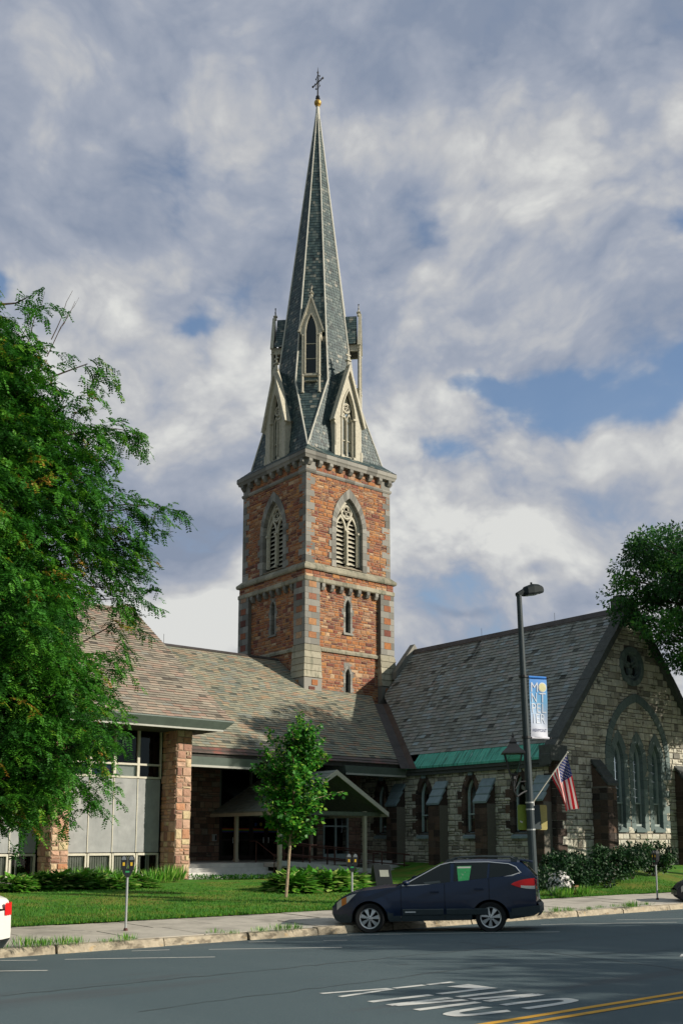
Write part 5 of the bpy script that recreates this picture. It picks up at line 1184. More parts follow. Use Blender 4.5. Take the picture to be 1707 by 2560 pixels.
def small_signs():
    t = empty('sandwich_board', (25.6, 33.4, .55), 'small black and white folding board beside the foot of the ramp', 'sign'); c = Vector((25.2, 28.6, gz(25.2, 28.6)))
    t.location = c
    for s in (-1, 1):
        mb = MB(); mb.hexa([c+CR*-.3+Vector((0, s*.22, 0)), c+CR*.3+Vector((0, s*.22, 0)), c+CR*.3+Vector((0, s*.19, 0)), c+CR*-.3+Vector((0, s*.19, 0))], [c+CR*-.3+Vector((0, s*.03, .85)), c+CR*.3+Vector((0, s*.03, .85)), c+CR*.3+Vector((0, s*.005, .85)), c+CR*-.3+Vector((0, s*.005, .85))]); b = mb.build('board_panel', M_meter, t)
        if s < 0: mb = MB(); q = lambda a, f: c+CR*a+Vector((0, -.222+.19*f-.006, .85*f)); mb.poly([q(-.12, .5), q(.2, .5), q(.2, .78), q(-.12, .78)]); mb.build('pale_sheet', M_curtain, b)
    for (x, y, w, h, m, nm, lab) in ((26.35, 22.8, .09, 1.0, M_teals, 'marker_post', 'slim teal marker post standing on the grass behind the lamp post'), (26.1, 23.05, .3, 1.15, M_psign, 'notice_sign', 'small pale notice on a stake behind the tailgate of the navy wagon')):
        t = empty(nm, (x, y, gz(x, y)), lab, 'sign' if 'notice' in nm else 'marker post'); z = gz(x, y)
        mb = MB()
        if w < .2: rot_box(mb, (x, y, 0), CR, w, .03, z, z+h)
        else: rot_box(mb, (x, y, 0), CR, .02, .02, z, z+h-.3, 0)
        p = mb.build('stake', m if w < .2 else M_galv, t)
        if w >= .2: mb = MB(); rot_box(mb, (x, y-.03, 0), CR, .17, .012, z+h-.4, z+h); mb.build('notice_panel', m, t)
M_teals = mat('teal_marker_paint', (.05, .25, .20), .6, 5, .1); M_psign = mat('pale_pink_notice', (.5, .40, .36), .6, 5, .1)
small_signs()

# ------------------------------------------------------------------ vegetation
def nrm(a): return a/np.maximum(np.linalg.norm(a, axis=-1, keepdims=True), 1e-9)
def leaf_mesh(name, P, A, S, L, W, rnd, m, parent=None):
    """one four-cornered leaf for every row: base P, axis A, side S"""
    n = len(P); L = np.broadcast_to(np.asarray(L, float).reshape(-1, 1), (n, 1)); W = np.broadcast_to(np.asarray(W, float).reshape(-1, 1), (n, 1))
    N = np.cross(A, S); V = np.empty((n, 4, 3)); mid = P+A*L*.45
    V[:, 0] = P; V[:, 1] = mid+S*W*.5+N*W*.12; V[:, 2] = P+A*L; V[:, 3] = mid-S*W*.5+N*W*.12
    me = bpy.data.meshes.new(name); me.vertices.add(n*4); me.vertices.foreach_set('co', V.reshape(-1))
    me.loops.add(n*4); me.loops.foreach_set('vertex_index', np.arange(n*4, dtype=np.int32)); me.polygons.add(n); me.polygons.foreach_set('loop_start', np.arange(0, n*4, 4, dtype=np.int32)); me.polygons.foreach_set('loop_total', np.full(n, 4, dtype=np.int32))
    me.update(calc_edges=True)
    a = me.attributes.new('rnd', 'FLOAT', 'FACE'); a.data.foreach_set('value', np.asarray(rnd, np.float32))
    for q in (m if isinstance(m, list) else [m]): me.materials.append(q)
    o = bpy.data.objects.new(name, me); COL.objects.link(o)
    if parent: put(o, parent)
    return o
def rdir(n): return nrm(rng.normal(size=(n, 3)))
LOC = [(0, (.012, .065, .008)), (.35, (.028, .135, .012)), (.7, (.058, .215, .015)), (.93, (.13, .29, .02)), (.965, (.26, .19, .02)), (1, (.34, .17, .03))]
MAP = [(0, (.010, .045, .012)), (.5, (.025, .11, .018)), (.85, (.055, .19, .024)), (1, (.12, .29, .03))]
YNG = [(0, (.016, .10, .012)), (.5, (.036, .19, .016)), (.85, (.08, .30, .02)), (1, (.30, .45, .06))]
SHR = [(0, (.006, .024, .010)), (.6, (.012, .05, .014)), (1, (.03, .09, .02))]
HOS = [(0, (.035, .15, .015)), (.5, (.08, .28, .02)), (.8, (.18, .40, .04)), (1, (.45, .55, .16))]
M_loc = mat('locust_leaf', 0, .55, 2, .15, ramp=LOC, trans=.3, spec=.3); M_map = mat('maple_leaf', 0, .55, 2, .15, ramp=MAP, trans=.25, spec=.3)
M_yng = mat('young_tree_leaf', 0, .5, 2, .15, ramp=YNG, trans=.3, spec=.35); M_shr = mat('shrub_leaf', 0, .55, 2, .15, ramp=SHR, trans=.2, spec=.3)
M_hos = mat('hosta_leaf', 0, .5, 2, .15, ramp=HOS, trans=.25, spec=.3)
M_bark = mat('dark_bark', (.06, .045, .035), .95, 6, .35, .6, 20, stretch=(4, 4, 1)); M_barkl = mat('pale_young_bark', (.30, .23, .16), .9, 8, .25, .4, 20)
M_twig = mat('dry_twig', (.16, .13, .10), .9, 8, .25)
def limb(mb, a, b, r0, r1, sag=.0, n=5, wob=.1):
    a, b = Vector(a), Vector(b); d = (b-a).length; pts = []
    for i in range(n+1):
        f = i/n; p = a.lerp(b, f); w = math.sin(f*math.pi)
        pts.append(p+Vector((random.uniform(-1, 1)*wob*w, random.uniform(-1, 1)*wob*w, sag*w+random.uniform(-1, 1)*wob*w*.6)))
    mb.tube(pts, [r0+(r1-r0)*i/n for i in range(n+1)], 6, 0, .5)

def honey_locust():
    t = empty('locust_tree', (7.4, 24.4, .2), 'large feathery leaved tree with drooping sprays at the left edge, in front of the hall', 'tree')
    ax = np.array([7.4, 24.4]); prof = [(2.0, 1.6), (3.0, 2.9), (4.2, 3.9), (6, 4.0), (8, 4.0), (10, 3.8), (11.2, 3.4), (12.4, 2.9), (13.6, 2.3), (14.5, 1.5), (15.0, .6)]
    zz, rr = zip(*prof); wood = MB()
    limb(wood, (7.4, 24.4, .1), (7.5, 24.3, 3.5), .26, .22); limb(wood, (7.5, 24.3, 3.5), (7.4, 24.3, 9), .22, .13); limb(wood, (7.4, 24.3, 9), (7.6, 24.2, 14.2), .13, .03)
    cl = []
    tries = 0
    while len(cl) < 520 and tries < 30000:
        tries += 1
        z = rng.uniform(2.6, 15.0); a = rng.uniform(0, 2*math.pi); q = math.sqrt(rng.uniform(.12, 1.0))
        lump = 1+.16*math.sin(3*a+z*.9)+.10*math.sin(5*a-z*1.7)
        r = np.interp(z, zz, rr)*q*lump*.93
        p = np.array([ax[0]+r*math.cos(a), ax[1]+r*math.sin(a), z])
        if p[0]*.774-p[1]*.633 < -15.0+.0*p[2] or p[0]*.774-p[1]*.633 < -.40*(p[0]*.633+p[1]*.774)-1: continue
        if all(np.linalg.norm(p-c) > .46 for c in cl): cl.append(p)
    # the two long sprays that stick out against the sky, and the low ones before the panels
    extra = [(12.0, 22.8, 10.3), (11.2, 22.9, 12.1), (10.5, 22.9, 13.8), (11.8, 23.4, 8.3), (11.9, 23.3, 7.5), (11.9, 23.2, 9.0), (11.6, 23.5, 6.6), (11.7, 23.2, 8.0), (11.9, 23.0, 9.6), (9.0, 23.2, 15.2), (11.2, 23.4, 3.4), (10.7, 23.4, 2.9), (10.2, 23.2, 4.3), (9.3, 23.5, 3.9), (8.7, 23.4, 4.8), (10.9, 23.0, 5.2), (9.9, 23.2, 5.6)]
    cl += [np.array(e, float) for e in extra]
    P0, D0, Ln = [], [], []
    for i, c in enumerate(cl):
        out = np.array([c[0]-ax[0], c[1]-ax[1], 0]); rad = np.linalg.norm(out); out /= max(rad, .1)
        zt = max(1.8, c[2]-rad*rng.uniform(.25, .6)); base = (ax[0]+.1, ax[1]-.1, min(zt, 15))
        if i >= 520 or rng.random() < .75: limb(wood, base, c, .055 if rad > 1.5 else .04, .012, rng.uniform(-.1, .35), 6, .16)
        n = int(rng.integers(10, 15)) if i < 520 else 9
        for k in range(n):
            P0.append(c+rng.normal(size=3)*np.array([.30, .30, .22])); d = out*rng.uniform(.3, 1.1)+rng.normal(size=3)*.55; d[2] += .05
            D0.append(d/np.linalg.norm(d)); Ln.append(rng.uniform(.42, .80))
    for px in range(5):                                 # bare twigs at the top
        a = (9.4+rng.uniform(-.9, .9), 23.4+rng.uniform(-.5, .5), 14.2+rng.uniform(-.6, .6)); limb(wood, a, (a[0]+rng.uniform(.1, .7), a[1], a[2]+rng.uniform(.8, 1.7)), .014, .004, 0, 4, .05)
    for (a, b) in (((11.2, 22.9, 10.2), (12.9, 22.4, 10.35)), ((10.6, 22.9, 12.0), (11.9, 22.7, 12.3))):
        limb(wood, a, b, .02, .006, .1)
        for f in np.linspace(.15, .98, 9):
            P0.append(np.array(a)*(1-f)+np.array(b)*f); D0.append(nrm(np.array([.7, -.4, -.1])+rng.normal(size=3)*.35)); Ln.append(.5)
    P0, D0, Ln = np.array(P0), np.array(D0), np.array(Ln); ns = len(P0)
    # fronds along each drooping spray
    K = 9; f = np.linspace(.08, 1, K); g = rng.uniform(.22, .55, ns)
    pos = P0[:, None]+D0[:, None]*(Ln[:, None]*f)[..., None]; pos[..., 2] -= (g*Ln)[:, None]*f**2
    tan = D0[:, None]*np.ones((1, K, 1)); tan[..., 2] -= 2*g[:, None]*f; tan = nrm(tan)
    up = np.array([0, 0, 1.0]); side = nrm(np.cross(tan, up)+1e-6); alt = np.where(np.arange(K) % 2 == 0, 1, -1)[None, :, None]
    fd = nrm(tan*.55+side*alt*.8+rng.normal(size=pos.shape)*.28+np.array([0, 0, -.25])); fl = rng.uniform(.15, .26, pos.shape[:2])
    fp = pos.reshape(-1, 3); fd = fd.reshape(-1, 3); fl = fl.reshape(-1); nf = len(fp)
    fr = np.clip(np.repeat(rng.uniform(.0, .8, ns), K)+rng.normal(0, .12, nf), 0, .93); yel = rng.random(ns) < .022; fr = np.where(np.repeat(yel, K), rng.uniform(.93, 1, nf), fr)
    # leaflets: pairs along the frond
    J = 6; h = np.linspace(.1, 1, J); q = fp[:, None]+fd[:, None]*(fl[:, None]*h)[..., None]; q[..., 2] -= (.35*fl)[:, None]*h**2
    fn = nrm(np.cross(fd, up+rng.normal(size=fd.shape)*.25)); 
    LP, LA, LS, LL, LR = [], [], [], [], []
    for s in (-1, 1):
        a = nrm(fn[:, None]*s+fd[:, None]*.55+np.array([0, 0, -.18])+rng.normal(size=q.shape)*.12)
        LP.append(q.reshape(-1, 3)); LA.append(a.reshape(-1, 3)); LS.append(nrm(np.cross(a, np.cross(fn, fd)[:, None]+rng.normal(size=q.shape)*.3)).reshape(-1, 3)); LL.append(np.repeat(fl*.36, J)); LR.append(np.repeat(fr, J))
    LP, LA, LS, LL, LR = map(np.concatenate, (LP, LA, LS, LL, LR))
    vis = (LP[:, 0]*math.cos(YAW)-LP[:, 1]*math.sin(YAW)) > -12
    leaf_mesh('crown', LP[vis], LA[vis], LS[vis], LL[vis]*1.08, LL[vis]*.56, np.clip(LR[vis]+rng.normal(0, .03, vis.sum()), 0, 1), M_loc, t)
    wood.build('trunk', M_bark, t)
honey_locust()

def leafy_crown(centres, radii, per, size, ar, jit=.5, shell=.35):
    """leaf positions in a cloud of clumps"""
    C_, R_ = np.array(centres, float), np.array(radii, float); n = per
    idx = np.repeat(np.arange(len(C_)), n); d = rdir(len(idx)); rad = R_[idx]*(shell+(1-shell)*rng.random(len(idx))**.6)
    P = C_[idx]+d*rad[:, None]*np.array([1, 1, .75]); A = nrm(d*.6+rng.normal(size=d.shape)*jit+np.array([0, 0, -.25])); S = nrm(np.cross(A, d+rng.normal(size=d.shape)*.4))
    L = size*rng.uniform(.65, 1.3, len(idx)); r = np.clip(np.repeat(rng.uniform(.1, .8, len(C_)), n)+rng.normal(0, .16, len(idx)), 0, 1)
    return P, A, S, L, L*ar, r
def big_tree(name, label, base, cz, rx, rz, nclump, per, size, m, cr=(.55, 1.0), trunk_r=.3, cull=None, group=None, extra=()):
    t = empty(name, base, label, 'tree', group); wood = MB(); bx, by, bz = base
    limb(wood, (bx, by, bz-.1), (bx, by, cz-rz*.4), trunk_r, trunk_r*.75); limb(wood, (bx, by, cz-rz*.4), (bx+.3, by, cz+rz*.6), trunk_r*.75, .05)
    cs, rs = [], []
    while len(cs) < nclump:
        d = rdir(1)[0]; q = rng.random()**.45; p = np.array([bx, by, cz])+d*np.array([rx, rx, rz])*q*(1+.12*math.sin(4*math.atan2(d[1], d[0])+d[2]*5))
        if p[2] < bz+1.8: continue
        if cull and cull(p): 
            continue
        cs.append(p); rs.append(rng.uniform(*cr))
        if rng.random() < .6: limb(wood, (bx, by, max(bz+1.5, p[2]-np.linalg.norm(p[:2]-np.array([bx, by]))*.6)), p, .07, .015, .2, 5, .2)
    for e in extra: cs.append(np.array(e)); rs.append(rng.uniform(.6, .95)); limb(wood, (bx+(e[0]-bx)*.35, by+(e[1]-by)*.35, e[2]-1.6), e, .06, .015, .2, 5, .2)
    P, A, S, L, W, r = leafy_crown(cs, rs, per, size, .5)
    leaf_mesh('crown', P, A, S, L, W, r, m, t); wood.build('trunk', M_bark, t); return t
big_tree('maple_tree', 'dark broadleaved tree at the right edge, its crown covering the nave gable', (43.2, 22.3, .9), 11.9, 8.0, 5.0, 560, 300, .18, M_map, (.55, 1.0), .38, cull=lambda p: p[0] < 38.2 or (p[1] > 28.2 and p[2] < 14.6) or (lambda tx, el: (tx < .30 and el < .213) or (tx < .365 and el < .172))((p[0]*.774-p[1]*.633)/(p[0]*.633+p[1]*.774), (p[2]-2)/(p[0]*.633+p[1]*.774)), extra=[(38.6, 27.2, 13.6), (39.5, 27.7, 14.3), (40.4, 27.9, 13.6), (39.7, 27.2, 14.8), (40.6, 27.7, 13.9), (41.7, 27.4, 13.2), (40.8, 27.2, 15.7), (41.7, 27.7, 14.8), (42.7, 27.6, 13.7), (41.9, 27.2, 16.3), (42.9, 27.7, 15.6), (44.1, 27.6, 14.9), (43.1, 27.2, 16.6), (40.1, 27.5, 12.7), (40.0, 27.8, 13.2), (41.6, 27.2, 12.5), (44.2, 27.4, 16.2), (40.9, 27.0, 14.9), (42.3, 27.0, 14.3)])
# trees of the near side of the street, outside the view; they shade the road and the right of the picture
for i, (x, y, cz, r_, rz_) in enumerate(NEAR_TREES if 'NEAR_TREES' in globals() else [(31.2, -6.3, 9.6, 3.4, 3.0), (23.6, -8.4, 6.8, 3.6, 2.7), (21.0, -12.5, 6.0, 3.6, 3.0)]):
    big_tree('street_tree', ('broad dark tree on the near side of the street, casting shade over the road', 'tall tree on the near side of the street, furthest along to the right', 'small tree on the near side of the street, closest to the camera')[i], (x, y, .15), cz, r_, rz_, 90, 120, .42, M_map, (.8, 1.4), .25, None)

def young_tree():
    t = empty('young_tree', (19.42, 26.5, gz(19.4, 26.5)), 'slender young tree with bright green leaves on the lawn in front of the porch', 'tree')
    b = Vector((19.42, 26.5, gz(19.4, 26.5)-.05)); top = Vector((19.85, 26.4, 6.05)); wood = MB()
    limb(wood, b, (19.58, 26.5, 2.0), .05, .042, 0, 4, .01); limb(wood, (19.58, 26.5, 2.0), top, .042, .008, 0, 6, .04)
    P, A, S, L, Rn = [], [], [], [], []
    def branch(a, e, dens):
        a, e = np.array(a, float), np.array(e, float); limb(wood, a, e, .016, .004, .08, 5, .03)
        ln = np.linalg.norm(e-a); n = int(ln*dens)
        for k in range(n):
            f = rng.uniform(.12, 1.02); p = a+(e-a)*f; p[2] += .08*math.sin(f*math.pi)
            d = (e-a)/ln; s = np.cross(d, [0, 0, 1.0]); s /= max(np.linalg.norm(s), .1)
            ad = s*(1 if k % 2 else -1)*.9+d*.35+rng.normal(size=3)*.45+np.array([0, 0, -.35]); ad /= np.linalg.norm(ad)
            P.append(p+ad*rng.uniform(.02, .16)); A.append(ad); ss = np.cross(ad, np.array([0, -.4, 1.0])+rng.normal(size=3)*.5); S.append(ss/np.linalg.norm(ss)); L.append(rng.uniform(.10, .17)); Rn.append(rng.random()**1.1)
    ax = lambda z: np.array([19.58+.27*(z-2)/4, 26.5-.1*(z-2)/4, z])
    for k in range(96):
        z = rng.uniform(1.75, 5.3); a = 2.4*k+rng.uniform(-.4, .4); ww = np.interp(z, [1.6, 2.2, 2.9, 3.6, 4.4, 5.2, 5.8], [.5, 1.0, 1.35, 1.2, .9, .55, .2])*rng.uniform(.5, 1.08)
        o = ax(z); e = o+np.array([math.cos(a)*ww, math.sin(a)*ww, ww*rng.uniform(.35, 1.0)]); branch(o, e, 100)
    branch(ax(4.2), top, 110); branch(ax(4.8), (20.55, 26.2, 5.75), 50); branch(ax(3.8), (18.75, 26.6, 5.4), 45); branch(ax(3.0), (21.5, 26.2, 3.6), 40)
    leaf_mesh('crown', np.array(P), np.array(A), np.array(S), np.array(L), np.array(L)*.82, np.array(Rn), M_yng, t); wood.build('trunk', M_barkl, t)
young_tree()

def plant(name, label, cat, base, pos, axes, L, ar, m, group=None, rn=None):
    t = empty(name, tuple(base), label, cat, group)
    pos, axes = np.array(pos), nrm(np.array(axes)); S = nrm(np.cross(axes, np.array([0, 0, 1.0])+rng.normal(size=axes.shape)*.25)); L = np.array(L)
    leaf_mesh('leaves', pos, axes, S, L, L*ar, rng.random(len(pos)) if rn is None else rn, m, t); return t
def rosette(base, r, n, size, up=.35):
    b = np.array(base, float); a = rng.uniform(0, 2*np.pi, n); q = rng.random(n)**.6
    d = np.stack([np.cos(a), np.sin(a), np.zeros(n)], 1); pos = b+d*(q*r*.75)[:, None]; pos[:, 2] += .08+.46*r/.5*(1-q**2)*rng.uniform(.6, 1.1, n)
    ax = d*(.4+q)[:, None]+np.array([0, 0, up])*(1-1.7*q)[:, None]+rng.normal(size=(n, 3))*.15; return pos, ax, size*rng.uniform(.7, 1.25, n)
HL = ('variegated hosta in the leafy bed under the hall windows', 'hostas under the hall windows'); HR = ('light green hosta in the bed beside the foot of the ramp', 'hostas beside the ramp')
first = {}
def hosta(x, y, key, r):
    lab, grp = key
    if lab not in first:
        p, a, l = rosette((x, y, gz(x, y)), .48, 190, .25, .5); o = plant('hosta', lab, 'hosta plant', (x, y, gz(x, y)), p, a, l, .55, M_hos, grp); first[lab] = o; s0 = 1
    else: o = copy_tree(first[lab])
    o.location = (x, y, gz(x, y)); o.rotation_euler = (0, 0, random.uniform(0, 6)); s = r/.48; o.scale = (s, s, s*random.uniform(.5, .75)); return o
for k in range(17):
    x = 13.0+k*.33; hosta(x, 33.0+random.uniform(-.5, .7)+.02*k, HL, random.uniform(.5, .7))
for k in range(6): hosta(16.0+k*.55, 34.6+random.uniform(-.3, .5), HL, random.uniform(.45, .6))
for k in range(15): hosta(21.3+random.uniform(0, 3.0), 28.2+random.uniform(0, 2.0), HR, random.uniform(.6, .85))
def blades(name, label, cat, x, y, n, r, h, m, group=None):
    a = rng.uniform(0, 2*np.pi, n); q = rng.random(n)*r; pos = np.stack([x+np.cos(a)*q*.4, y+np.sin(a)*q*.4, np.full(n, gz(x, y) if y > 18 else .0)], 1); ax = np.stack([np.cos(a)*.5*q/r, np.sin(a)*.5*q/r, np.ones(n)], 1)+rng.normal(size=(n, 3))*.18
    return plant(name, label, cat, (x, y, pos[0][2]), pos, ax, h*rng.uniform(.6, 1.15, n), .07, m, group)
for k in range(9): blades('daylily', 'clump of long strap leaves in the bed under the hall windows', 'plant', 15.2+k*.72+random.uniform(-.2, .2), 35.2+random.uniform(-.8, .6), 110, .7, random.uniform(.5, .75), M_hos, 'strap leaved clumps under the hall windows')
for k in range(11):
    x = 22.4+k*.5; p = np.array([x, 36.6, gz(x, 36.6)])+rng.uniform(-1, 1, (170, 3))*np.array([.34, .25, 0])+np.array([0, 0, 1])*rng.uniform(0, .17, 170)[:, None]
    plant('low_hedge_plant', 'low leafy edging plant at the foot of the entrance steps', 'plant', (x, 36.6, gz(x, 36.6)), p, rdir(170)+np.array([0, 0, .5]), rng.uniform(.06, .11, 170), .6, M_yng, 'edging plants at the steps')
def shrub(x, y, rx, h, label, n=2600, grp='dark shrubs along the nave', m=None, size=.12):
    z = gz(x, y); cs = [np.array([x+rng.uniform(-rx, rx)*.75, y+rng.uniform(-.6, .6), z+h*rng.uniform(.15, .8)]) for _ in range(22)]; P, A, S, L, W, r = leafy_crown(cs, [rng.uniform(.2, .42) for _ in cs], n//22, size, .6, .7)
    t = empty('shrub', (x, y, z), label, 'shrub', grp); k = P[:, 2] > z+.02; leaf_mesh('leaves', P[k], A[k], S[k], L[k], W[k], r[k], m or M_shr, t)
    mb = MB()
    for c in cs[:9]: limb(mb, (x, y, z-.05), c, .02, .006, .05, 3, .05)
    mb.build('stems', M_bark, t)
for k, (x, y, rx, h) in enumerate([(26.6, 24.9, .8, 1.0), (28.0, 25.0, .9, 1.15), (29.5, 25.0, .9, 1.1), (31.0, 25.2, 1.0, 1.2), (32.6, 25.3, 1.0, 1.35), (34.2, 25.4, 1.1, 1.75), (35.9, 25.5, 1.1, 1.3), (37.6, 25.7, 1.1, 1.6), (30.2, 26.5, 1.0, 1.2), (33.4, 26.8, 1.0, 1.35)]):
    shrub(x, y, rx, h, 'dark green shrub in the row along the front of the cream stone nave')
def planter():
    x, y = 28.0, 22.75; z = gz(x, y); t = empty('flower_planter', (x, y, z), 'dark low planter overflowing with white petunias on the grass beside the pavement', 'planter')
    mb = MB(); mb.lathe([(.22, 0), (.28, .05), (.36, .34), (.40, .36), (.40, .42), (.35, .42), (.33, .36)], (x, y, z), 20); mb.build('bowl', M_meter, t)
    n = 190; a = rng.uniform(0, 6.283, n); q = np.sqrt(rng.random(n)); p = np.stack([x+np.cos(a)*q*.47, y+np.sin(a)*q*.44, z+.40+.22*(1-q**2)-.22*np.clip(q-.75, 0, 1)*2+rng.normal(0, .05, n)+.07*np.sin(a*3+1)], 1)
    pf = np.repeat(p, 5, 0)+rng.normal(0, .06, (n*5, 3))-np.array([0, 0, .03]); leaf_mesh('foliage', pf, rdir(n*5), rdir(n*5), np.full(n*5, .10), np.full(n*5, .06), rng.random(n*5), M_shr, t)
    d = nrm(p-np.array([x, y, z+.3])); s = nrm(np.cross(d, [0.3, .2, 1])); u = np.cross(d, s); P_, A_, S_ = [], [], []
    for k in range(5):
        an = k*2*np.pi/5; aa = nrm(s*math.cos(an)+u*math.sin(an)+d*.25); P_.append(p+d*.03); A_.append(aa); S_.append(nrm(np.cross(aa, d)))
    leaf_mesh('petunia_blossoms', np.concatenate(P_), np.concatenate(A_), np.concatenate(S_), np.full(n*5, .060), np.full(n*5, .056), rng.random(n*5), M_petal, t)
    r = empty('field_stone', (x-.75, y-.25, z), 'pale grey field stone lying at the left of the flower planter', 'rock'); mb = MB(); mb.ball((x-.6, y-.3, z+.08), .2, 9, 6, sz=.7)
    mb.V = [(a+random.uniform(-.03, .03), b+random.uniform(-.03, .03), c+random.uniform(-.03, .03)) for a, b, c in mb.V] if False else mb.V
    mb.build('boulder', M_gran, r)
    r = empty('clay_pot', (x+.62, y-.15, z), 'small reddish clay pot at the right of the flower planter', 'pot'); mb = MB(); mb.lathe([(.11, 0), (.16, .28), (.18, .28), (.18, .34), (.15, .34), (.13, .2)], (x+.42, y-.2, z), 14); mb.build('pot_body', M_clay, r)
M_petal = mat('white_petal', (.78, .76, .74), .7, 8, .08, trans=.3); M_clay = mat('reddish_clay', (.24, .10, .06), .85, 8, .2)
planter()
for k, (x, y) in enumerate([(27.3, 22.3), (27.8, 22.35), (28.4, 22.3), (28.8, 22.35)]): blades('grass_tuft', 'bright tuft of long grass round the foot of the flower planter', 'grass tuft', x, y, 110, .5, .35, M_hos, 'grass tufts at the planter')
wl = [(6.2, .3), (6.7, .25), (7.1, .22), (7.6, .3), (7.9, .22), (8.3, .25), (8.55, .2), (9.2, .12), (9.55, .22), (11.9, .12), (12.6, .18), (13.1, .22), (13.5, .2), (17.8, .25), (18.3, .3), (18.8, .3), (19.3, .28), (19.8, .3), (20.4, .2), (21.2, .2), (22.0, .22), (22.6, .14), (23.4, .16), (25.2, .2), (25.4, .28), (20.9, .26), (5.8, .35)]
for x, h in wl: 
    o = blades('kerb_weed', 'ragged weed growing out of the joint between kerb and road', 'weed', x, KY-.05, 90, .55, h*.75, M_hos, 'weeds along the kerb')
for x in (8.1, 11.7, 21.6, 22.9, 24.3, 24.9, 26.5): blades('pavement_weed', 'small weed growing in a crack at the back of the kerb', 'weed', x, KY+.24, 60, .5, .12, M_hos, 'weeds behind the kerb')
def grass():
    n = 60000; d = rng.random(n)**1.3; y = 22.08+d*12; x = rng.uniform(5, 37, n); k = x < 40; z = np.array([gz(a, b) for a, b in zip(x, y)])
    ax = np.stack([rng.normal(0, .35, n), rng.normal(0, .35, n), np.ones(n)], 1); y[:9000] = 21.92+rng.random(9000)**.6*.25; z = np.array([gz(a, max(b, 22.05)) for a, b in zip(x, y)]); leaf_mesh('grass', np.stack([x, y, z-.01], 1), nrm(ax), rdir(n)*np.array([1, 1, .1]), rng.uniform(.05, .11, n)*(1-.35*d), .022, rng.random(n)**1.5*.9, M_grass)['kind'] = 'stuff'
M_grass = mat('grass_blade', 0, .6, 1.0, .3, ramp=[(0, (.03, .14, .010)), (.5, (.06, .22, .014)), (.85, (.15, .25, .02)), (1, (.30, .27, .06))], trans=.35)
grass()

# ------------------------------------------------------------------ cars (x forward, y to the left, z up, origin under the rear axle)
def paint(name, c, r=.35): return mat(name, c, r, 3, .04, spec=.3, coat=.28)
M_tyre = mat('tyre_rubber', (.012, .013, .014), .8, 20, .2); M_rim = mat('alloy_rim', (.55, .56, .57), .3, 10, .06, metal=.7); M_clad = mat('grey_plastic_cladding', (.03, .042, .048), .6, 10, .15)
M_lens_r = mat('red_lamp_lens', (.55, .008, .010), .3, 5, .1, spec=.3); M_lens_c = mat('clear_lamp_lens', (.45, .44, .40), .12, 5, .1, spec=.6, coat=.5); M_amber = mat('amber_lamp_lens', (.55, .18, .03), .15, 5, .1)
M_chrome = mat('bright_window_trim', (.62, .64, .66), .45, 5, .05, metal=.8); M_cglass = glass_mat('tinted_car_glass', (.16, .2, .2), .02); M_inter = mat('car_interior', (.02, .022, .024), .8, 5, .2)
M_plate = mat('green_plate', (.04, .27, .16), .5, 5, .05); M_shade = mat('green_sunshade', (.03, .26, .09), .7, 12, .2, detail2=[(14, (.3, .34, .28), .62, .68, .7, (1, 1, 1))])
itp = lambda x, pts: float(np.interp(x, [p[0] for p in pts], [p[1] for p in pts]))
WAGON = dict(wb=2.745, xr=-1.02, xf=3.66, rw=.345, hw=.905, seams=(2.02, 1.02, .02),
    low=[(-1.02, .50), (-.9, .36), (-.45, .30), (3.0, .26), (3.45, .24), (3.6, .30), (3.66, .42)],
    top=[(-1.02, 1.02), (-.98, 1.20), (-.7, 1.27), (0, 1.22), (1.2, 1.11), (2.05, 1.05), (2.4, 1.03), (2.9, .975), (3.2, .91), (3.45, .80), (3.6, .68), (3.66, .60)],
    roof=[(-1.06, 1.20), (-.98, 1.30), (-.72, 1.58), (-.55, 1.605), (.3, 1.63), (.75, 1.62), (1.05, 1.575), (1.4, 1.42), (2.25, 1.02)],
    side=[('front_window', (1.98, 1.075), (.88, 1.12), (.88, 1.565), (1.20, 1.50)), ('rear_window', (.80, 1.125), (.06, 1.20), (.02, 1.56), (.78, 1.575)), ('quarter_window', (-.0, 1.205), (-.66, 1.32), (-.50, 1.50), (-.03, 1.555))])
SEDAN = dict(wb=2.65, xr=-1.05, xf=3.52, rw=.325, hw=.89, seams=(1.95, .95, .05),
    low=[(-1.05, .46), (-.92, .30), (-.45, .24), (2.9, .22), (3.35, .22), (3.5, .32), (3.52, .4)],
    top=[(-1.05, .88), (-1.0, 1.04), (-.85, 1.09), (-.4, 1.06), (0, 1.03), (1.2, .98), (1.95, .95), (2.3, .94), (2.8, .88), (3.1, .82), (3.35, .72), (3.48, .6), (3.52, .55)],
    roof=[(-.75, 1.06), (-.5, 1.16), (.0, 1.38), (.35, 1.44), (.8, 1.455), (1.15, 1.41), (1.5, 1.26), (2.15, .93)],
    side=[('front_window', (1.85, .99), (.85, 1.02), (.85, 1.40), (1.22, 1.34)), ('rear_window', (.78, 1.02), (.0, 1.06), (.02, 1.33), (.76, 1.40))])
